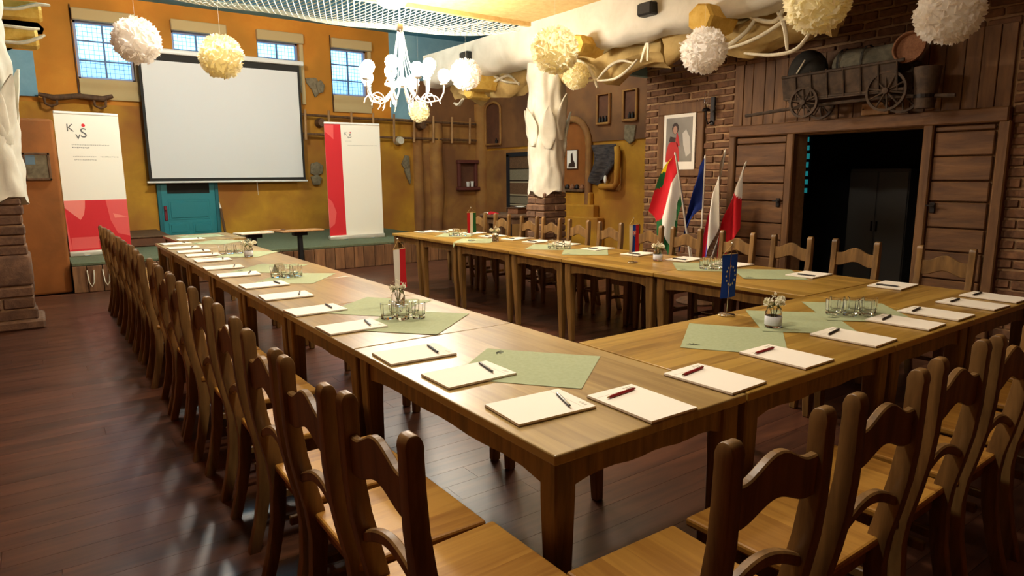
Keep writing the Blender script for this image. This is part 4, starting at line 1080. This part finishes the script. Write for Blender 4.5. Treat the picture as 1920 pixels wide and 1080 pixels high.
f = MB(); f.b2((-.15, -.03, 0), (-.12, 0, .35)); f.b2((.11, -.03, 0), (.14, 0, .35)); f.b2((-.15, -.03, 0), (.14, 0, .03)); f.b2((-.15, -.03, .32), (.14, 0, .35)); f.build('frame', M['oldwood'], t, bevel=.005)
MB().b2((-.12, -.02, .03), (.11, -.005, .32)).build('print', mottled('landscape_print', (96, 82, 60), (138, 124, 96), (10, 10, 10), .4, vary=0), t)
MB().b2((-.12, -.0215, .20), (-.02, -.0205, .32)).build('sky_print', simple('print_blue', (104, 126, 140), .5), t)

# niches of the recess
def niche(label, Yc, z0, z1, hw, bottles, arch=False):
    t = thing('niche', label, 'niche', (8.0, Yc, z0)); h = z1 - z0
    n = 9; out = [(-hw, 0), (hw, 0)] + ([(hw*math.cos(math.pi*k/n), h - hw*.6 + hw*.6*math.sin(math.pi*k/n)) for k in range(n + 1)] if arch else [(hw, h), (-hw, h)])
    MB().prism(out, 'x', -.036, .0).build('recess_back', M['umber'], t)
    rim = [(-.06, p[0]*1.12, p[1]*1.02 - .01) for p in out]; rim.append(rim[0])
    MB().tube(rim, .030, 7).build('plaster_rim', M['brownwall'], t, smooth=60)
    MB().b2((-.09, -hw*1.1, -.02), (0, hw*1.1, .02)).build('sill', M['brownwall'], t, bevel=.01)
    for k in range(bottles):
        MB().lathe([(.001, 0), (.03, 0), (.034, .06), (.014, .09), (.012, .12), (.001, .12)], 10, c=(-.06, -hw*.5 + k*hw*.55, .02)).build('bottle', M['iron'], t, smooth=40)
niche('tall narrow wall niche with bottles nearer the pillar pompom', 8.22, 2.48, 3.02, .15, 3)
niche('tall narrow wall niche with bottles beside the brick corner', 7.52, 2.50, 3.03, .15, 2)
niche('dark arched wall niche high in the brown corner behind the pillar', 12.0, 2.24, 3.2, .28, 1, True)
t = thing('flat_stone', 'grey stone patch below the niche beside the brick corner', 'stone', (7.97, 7.52, 2.12))
MB().prism([(-.15, .28), (.13, .30), (.15, .05), (.0, -.06), (-.12, .0)], 'x', -.03, .01).build('slab', M['stone'], t, bevel=.012, smooth=40)
t = thing('alcove', 'brown arched alcove with picture and shelf beside the pillar', 'alcove', (7.97, 9.05, 1.22))
arc = [(-.42, 0), (.5, 0)] + [(.04 + .46*math.cos(math.pi*k/10), .85 + .5*math.sin(math.pi*k/10)) for k in range(11)]
MB().prism(arc, 'x', -.02, .02).build('alcove_back', M['rust'], t)
rim = [(-.05, -.44, -.75)] + [(-.05, .04 + .50*math.cos(math.pi*(1 - k/10)), .85 + .55*math.sin(math.pi*k/10)) for k in range(11)] + [(-.05, .54, 0)]
MB().tube(rim, .07, 8).build('plaster_arch', M['brownwall'], t, smooth=60)
MB().b2((-.16, -.40, -.05), (0, .5, 0)).build('shelf', M['oldwood'], t, bevel=.01)
for k in range(5): MB().lathe([(.001, 0), (.05, 0), (.06, .03), (.03, .09), (.001, .1)], 10, c=(-.08, -.3 + k*.15, 0)).build('shelf_pot', M['iron'] if k % 2 else M['wicker'], t, smooth=40)
for k in range(3): MB().b2((-.10 - k*.05, -.55 - k*.16, -1.22), (.02 - k*.004, .5 - .01*k, -.06 - k*.24)).build('plaster_step', M['yellow'], t, bevel=.03, segs=2)
t = thing('framed_picture', 'small white framed drawing hanging in the arched alcove', 'picture', (7.94, 9.10, 1.62))
f = MB().b2((-.02, -.17, 0), (0, .17, .40)); f.build('frame', M['oldwood'], t, bevel=.008)
MB().b2((-.024, -.15, .02), (-.02, .15, .38)).build('sheet', M['paper'], t)
MB().prism([(-.10, .04), (.11, .04), (.09, .12), (.03, .13), (.03, .30), (-.02, .34), (-.04, .20), (-.10, .12)], 'x', -.0265, -.0245).build('drawing', M['photodark'], t)
t = thing('hide', 'dark animal hide hanging beside a curled plaster frame on the yellow wall', 'hide', (7.93, 8.12, 1.30))
def hidef(u, v): return (-.04 - .05*math.sin(u*9)*(.4 + v) , .38 - u*.68*(1 - .25*v) - .1*math.sin(v*4), .78 - v*(.78 - .25*abs(u - .45)))
b = MB(); b.grid(hidef, 16, 10); b.grid(lambda u, v: tuple(Vector(hidef(1-u, v)) + Vector((.02, 0, 0))), 16, 10); b.build('pelt', M['hide'], t, smooth=60, fix=False)
MB().tube([(-.04, .10, -.02), (-.06, -.30, -.02), (-.06, -.38, .06), (-.06, -.38, .60), (-.04, -.34, .72)], .06, 9).build('plaster_roll', M['yellow'], t, smooth=60)
MB().ball((-.12, -.12, .12), .05, 8, 6, (.6, .7, 1.6)).build('horn_tip', M['paper'], t, smooth=60)
# shrine box on the back wall
t = thing('shrine_shelf', 'small dark red box shelf with white cups on the brown wall', 'shelf', (7.47, 12.48, 1.20))
MB().b2((-.25, -.02, 0), (.25, .02, .64)).build('back', M['umber'], t)
f = MB(); f.b2((-.30, -.16, -.04), (.30, 0, .04)); f.b2((-.27, -.10, .04), (-.20, 0, .62)); f.b2((.20, -.10, .04), (.27, 0, .62)); f.b2((-.29, -.14, .60), (.29, 0, .68)); f.build('box_frame', simple('shrine_red', (104, 52, 40), .7), t, bevel=.012)
for x, h in ((.0, .12), (.12, .13)): MB().lathe([(.001, 0), (.035, 0), (.045, h), (.001, h)], 12, c=(x, -.07, .045)).build('cup', M['white'], t, smooth=40)
# rug, round table with things
t = thing('hanging_rug', 'brown and grey striped woven rug hanging in the recess behind the pillar', 'rug', (7.93, 10.80, .60))
rows_ = [('rug1', .20), ('rug3', .02), ('rug4', .03), ('rug3', .02), ('rug2', .16), ('rug3', .02), ('rug4', .03), ('rug1', .26), ('rug4', .03), ('rug3', .03), ('rug2', .24), ('rug3', .03), ('rug1', .26)]
z = 0
for m_, h in rows_:
    MB().b2((-.02, -.48, z), (.0, .48, z + h)).build('woven_band', M[m_], t); z += h
MB().b2((-.05, .48, -.6), (.03, .58, z + .05)).build('dark_post', M['dark'], t)
MB().b2((-.05, -.6, z), (.03, .58, z + .09)).build('dark_rail', M['dark'], t)
t = thing('round_table', 'dark round wooden table standing in the recess behind the chairs', 'table', (6.2, 8.8, 0))
MB().lathe([(.001, .74), (.60, .74), (.62, .76), (.62, .785), (.60, .80), (.001, .80)], 36).build('tabletop', M['oldwood'], t, smooth=40)
MB().lathe([(.53, .64), (.55, .64), (.55, .74), (.53, .74), (.53, .64)], 30, caps=False).build('apron', M['oldwood'], t, smooth=40)
for k in range(4):
    a = k*math.pi/2 + .5; c = (.45*math.cos(a), .45*math.sin(a)); MB().loft([square(c, .03, 0), square(c, .045, .74)]).build('leg', M['oldwood'], t, bevel=.005)
t = thing('paper_box', 'brown box with a sheet of white paper on top, on the round table', 'box', (6.28, 8.75, .80), .3)
MB().b2((-.16, -.12, 0), (.16, .12, .10)).build('body', M['wicker'], t, bevel=.006)
MB().b2((-.19, -.15, .10), (.19, .15, .115)).build('lid', M['oldwood'], t, bevel=.004)
MB().grid(lambda u, v: (-.10 + .22*u, -.09 + .18*v, .118 + .02*abs(u - .5)), 4, 2).grid(lambda u, v: (-.10 + .22*(1-u), -.09 + .18*v, .119 + .02*abs(u - .5)), 4, 2).build('paper_sheet', M['paper'], t, fix=False)
t = thing('red_cloth', 'crumpled red cloth with white edge on the round table', 'cloth', (5.80, 8.90, .80), .2)
MB().grid(lambda u, v: ((u - .5)*.30, (v - .5)*.22, .045*max(0, math.sin(math.pi*u)*math.sin(math.pi*v) + .5*nz3((u*3, v*3, 0), 1.5)) + .002), 12, 10).build('folds', M['fr'], t, smooth=60, fix=False)
MB().tube([(-.20, -.04, .02), (-.16, .03, .03), (-.12, -.02, .02)], .018, 7).build('white_hem', M['fw'], t, smooth=60)

# ------------------------------------------------------------------ brick wall: portrait, sconce, wagon
t = thing('framed_portrait', 'framed portrait photo of a person in red on the brick wall', 'picture', (5.88, 4.57, 1.48))
f = MB()
f.b2((-.03, -.38, .0), (.02, .38, .10)); f.b2((-.03, -.38, .80), (.02, .38, .94)); f.b2((-.03, -.38, .101), (.02, -.27, .799)); f.b2((-.03, .27, .101), (.02, .38, .799))
f.build('frame', M['barn'], t, bevel=.01)
MB().b2((-.036, -.26, .09), (-.02, .26, .80)).build('white_mount', M['paper'], t)
ph = MB().b2((-.040, -.215, .19), (-.036, .215, .755)).build('photo', M['photogrey'], t)
def pshape(poly, m_, x): MB().prism(poly, 'x', x - .0012, x).build('print_shape', M[m_], ph)
pshape([(.215, .19), (-.02, .19), (-.01, .33), (.02, .43), (.10, .47), (.17, .42), (.20, .33)], 'photored', -.0405)
pshape([(.05, .47), (.03, .58), (.0, .50), (-.02, .40), (.02, .38)], 'photored', -.0405)
pshape([(.06 + .055*math.cos(k*.63), .62 + .075*math.sin(k*.63)) for k in range(10)], 'photodark', -.0410)
pshape([(.06 + .036*math.cos(k*.63), .60 + .052*math.sin(k*.63)) for k in range(10)], 'skin', -.0425)
pshape([(.16, .45), (.14, .52), (.05, .50), (.06, .44)], 'photodark', -.0430)
pshape([(-.06, .55), (-.12, .60), (-.18, .50), (-.20, .30), (-.13, .25), (-.08, .40)], 'photopale', -.0408)

t = thing('sconce', 'dark iron candle sconce with glass chimney on the brick wall beside the portrait', 'lamp', (5.84, 4.08, 2.30))
MB().box((.04, 0, -.02), (.02, .07, .34)).build('back_plate', M['iron'], t, bevel=.006)
MB().tube([(.03, 0, -.14), (-.05, 0, -.18), (-.09, 0, -.10), (-.09, 0, -.02)], .009, 7).build('bracket', M['iron'], t, smooth=60)
MB().tube([(.03, -.04, .02), (-.02, -.08, .0), (-.02, -.06, -.08), (.02, -.05, -.06)], .007, 6).build('scroll', M['iron'], t, smooth=60)
MB().lathe([(.001, 0), (.045, 0), (.05, .02), (.03, .04), (.001, .05)], 12, c=(-.09, 0, -.03)).build('oil_font', M['iron'], t, smooth=50)
MB().lathe([(.022, .03), (.036, .08), (.030, .14), (.018, .22), (.016, .22), (.028, .14), (.033, .08), (.020, .03)], 14, c=(-.09, 0, -.03), caps=False).build('chimney', M['glass'], t, smooth=60)

t = thing('hay_wagon', 'small old wooden hay wagon mounted above the barn door', 'wagon', (5.52, 2.20, 2.07))
def wheel(cy, cz, r, x):
    w0 = thing('wheel', '', ''); [w0.pop(k) for k in ('label', 'category')]; w0.parent = t; w0.location = (x, cy, cz)
    MB().lathe([(r - .022, -.016), (r, -.016), (r, .016), (r - .022, .016), (r - .022, -.016)], 24, caps=False).build('rim', M['wagon'], w0, rot=(0, R(90), 0), smooth=40)
    MB().lathe([(.001, -.035), (.028, -.03), (.032, .0), (.028, .03), (.001, .035)], 12).build('hub', M['wagon'], w0, rot=(0, R(90), 0), smooth=40)
    for k in range(10):
        a = k*math.pi/5 + .2; MB().tube([(0, .02*math.cos(a), .02*math.sin(a)), (0, (r - .015)*math.cos(a), (r - .015)*math.sin(a))], .008, 6).build('spoke', M['wagon'], w0)
for x in (-.10, .22):
    wheel(.40, .155, .155, x); wheel(-.41, .185, .185, x)
MB().tube([(0, 1.15, .08), (0, .5, .12), (0, -.4, .14), (0, -.95, .10)], .018, 7).build('draught_pole', M['wagon'], t)
MB().b2((-.09, -.40, .17), (.21, .58, .20)).build('floor_boards', M['wagon'], t)
for s, x0 in ((-1, -.08), (1, .20)):
    MB().tube([(x0, -.56, .19), (x0, .62, .20)], .016, 7).build('lower_rail', M['wagon'], t)
    MB().tube([(x0 - .05*(s < 0), -.56, .44), (x0 - .05*(s < 0), .64, .42)], .016, 7).build('upper_rail', M['wagon'], t)
    for k in range(7):
        y0 = -.50 + k*.165
        MB().add([(x0, y0, .20), (x0, y0 + .155, .20), (x0 - .05*(s < 0), y0 + .155, .42), (x0 - .05*(s < 0), y0, .42), (x0 + .015, y0, .20), (x0 + .015, y0 + .155, .20), (x0 + .015 - .05*(s < 0), y0 + .155, .42), (x0 + .015 - .05*(s < 0), y0, .42)],
                 ((0,1,2,3),(7,6,5,4),(0,4,5,1),(1,5,6,2),(2,6,7,3),(3,7,4,0))).build('side_board', M['wagon'], t)
        MB().tube([(x0 - .012, y0, .18), (x0 - .062*(s < 0), y0, .45)], .009, 5).build('stake', M['wagon'], t)
t2 = thing('sack', 'dark bulging sack piled on the wagon end nearest the portrait', 'sack', (5.56, 2.66, 2.28))
MB().ball((0, 0, .24), .21, 14, 10, (.75, 1.0, 1.15)).build('bag', M['sack'], t2, smooth=70)
MB().tube([(-.17, .03, .22), (-.165, -.06, .36)], .008, 6).build('tie', M['rope'], t2)
t2 = thing('bundle', 'grey wrapped bundle lying across the middle of the wagon', 'bundle', (5.56, 2.12, 2.34))
MB().tube([(0, .22, .26), (0, .12, .22), (0, -.1, .20), (0, -.34, .26)], [.10, .15, .15, .10], 12).build('wrap', M['greybundle'], t2, smooth=60)
for yy in (.15, -.08): MB().lathe([(.155, -.01), (.16, -.01), (.16, .01), (.155, .01)], 16, caps=False).build('band', M['sack'], t2, (0, yy, .215), rot=(R(90), 0, 0))
t2 = thing('wicker_basket', 'round flat wicker basket leaning at the end of the wagon', 'basket', (5.50, 1.64, 2.47))
MB().lathe([(.001, 0), (.125, 0), (.135, .02), (.135, .05), (.125, .05), (.12, .015), (.001, .012)], 26, caps=False).build('tray', M['wicker'], t2, (0, 0, .145), rot=(0, R(-80), 0), smooth=40)
MB().lathe([(.128, .04), (.142, .04), (.142, .058), (.128, .058), (.128, .04)], 26, caps=False).build('rim', M['wicker'], t2, (0, 0, .145), rot=(0, R(-80), 0), smooth=40)
t2 = thing('wooden_pail', 'dark tapered wooden pail at the end of the wagon below the basket', 'pail', (5.54, 1.50, 2.08))
MB().lathe([(.001, 0), (.08, 0), (.115, .36), (.105, .36), (.075, .02), (.001, .02)], 14, caps=False).build('staves', M['wagon'], t2, smooth=30)
MB().lathe([(.092, .09), (.096, .09), (.098, .12), (.094, .12)], 18, caps=False).build('hoop', M['iron'], t2)
t2 = thing('wooden_plate', 'pale blank wooden plate fixed under the wagon', 'plate', (5.84, 2.08, 2.08))
MB().b2((-.02, -.14, 0), (.015, .13, .12)).build('board', M['palewood'], t2, bevel=.008)
for yy in (-.12, .11): MB().box((-.022, yy, .06), (.006, .012, .012)).build('nail', M['iron'], t2)

# ------------------------------------------------------------------ flags in their stand
st = thing('flag_stand', 'dark round flag stand holding five flag poles before the brick wall', 'stand', (5.2, 3.66, 0))
MB().lathe([(.001, 0), (.24, 0), (.25, .02), (.20, .05), (.08, .07), (.07, .22), (.001, .22)], 24).build('base', M['oldwood'], st, smooth=40)
MB().lathe([(.05, .20), (.10, .21), (.10, .32), (.05, .33)], 16, caps=False).build('socket_ring', M['oldwood'], st, smooth=40)
def big_flag(dx, tipY, tipZ, label, mats, colour, swing, fan, seed, Hh=.58, folds=3.2, length=.8, cut=0.0):
    """cloth hangs from the pole's upper part; v runs down the hoist, u out to the fly"""
    b0 = Vector((5.2 + dx*.3, 3.66 + (tipY - 3.66)*.10, .24)); tip = Vector((5.2 + dx, tipY, tipZ)); ax = (tip - b0).normalized()
    t = thing('flag', label, 'flag', tuple(b0), group='flags in the flag stand')
    T = tip - b0
    MB().tube([(0, 0, 0), tuple(T)], .011, 8).build('pole', M['polewhite'], t, smooth=60)
    MB().tube([tuple(T), tuple(T + ax*.03)], [.012, .003], 8).build('finial', M['polewhite'], t, smooth=60)
    def fn(o):
        def g(u, v):
            h = T - ax*(.01 + v*Hh)
            q = min(1, u*2.5)**.7; ph = v*folds*2.2 + seed
            yo = swing*.36*u**.8*(1 - .6*v) + fan*(v - .25)*u**.7 + .018*q*math.sin(ph + u*.8)
            xo = -.05*q*math.cos(ph*1.3 + u) - .055*min(1, u*6) - .015 + o
            return (h.x + xo, h.y + yo, h.z - length*u*(1 - cut*(1 - v)) + .02*math.sin(ph)*u)
        return g
    b = MB(); b.grid(fn(0), 40, 30, colour); b.grid(fn(.004), 40, 30, colour)
    b.build('cloth', [M[c] for c in mats], t, smooth=70, fix=False)
def band(*lim): return lambda u, v: sum(1 for l in lim if v >= l)
def slant(k, *lim): return lambda u, v: sum(1 for l in lim if v + u*k >= l)
big_flag(.04, 4.10, 1.74, 'yellow, green and red flag drooping from a pole before the portrait', ('fy', 'fg', 'fr', 'fg'), slant(.8, .26, .50, 1.05), .92, .03, .3, length=.68)
big_flag(-.12, 3.97, 1.74, 'red, white and green flag drooping from a pole before the portrait', ('fr', 'fw', 'fg'), slant(.18, .38, .80), .45, -.10, 1.4, length=.80, cut=.25)
big_flag(.06, 3.68, 1.70, 'dark navy blue flag drooping from the upright middle pole', ('fbd',), lambda u, v: 0, .55, .22, 2.2, length=.55)
big_flag(-.10, 3.29, 1.75, 'white, blue and red flag drooping from a pole beside the plank door', ('fw', 'fb', 'fr'), band(.62, .80), .05, .16, .8, length=.78)
big_flag(.08, 3.15, 1.62, 'white and red flag drooping from the pole nearest the plank door', ('fw', 'fr'), slant(.9, .48), .02, .10, 3.0, length=.70)
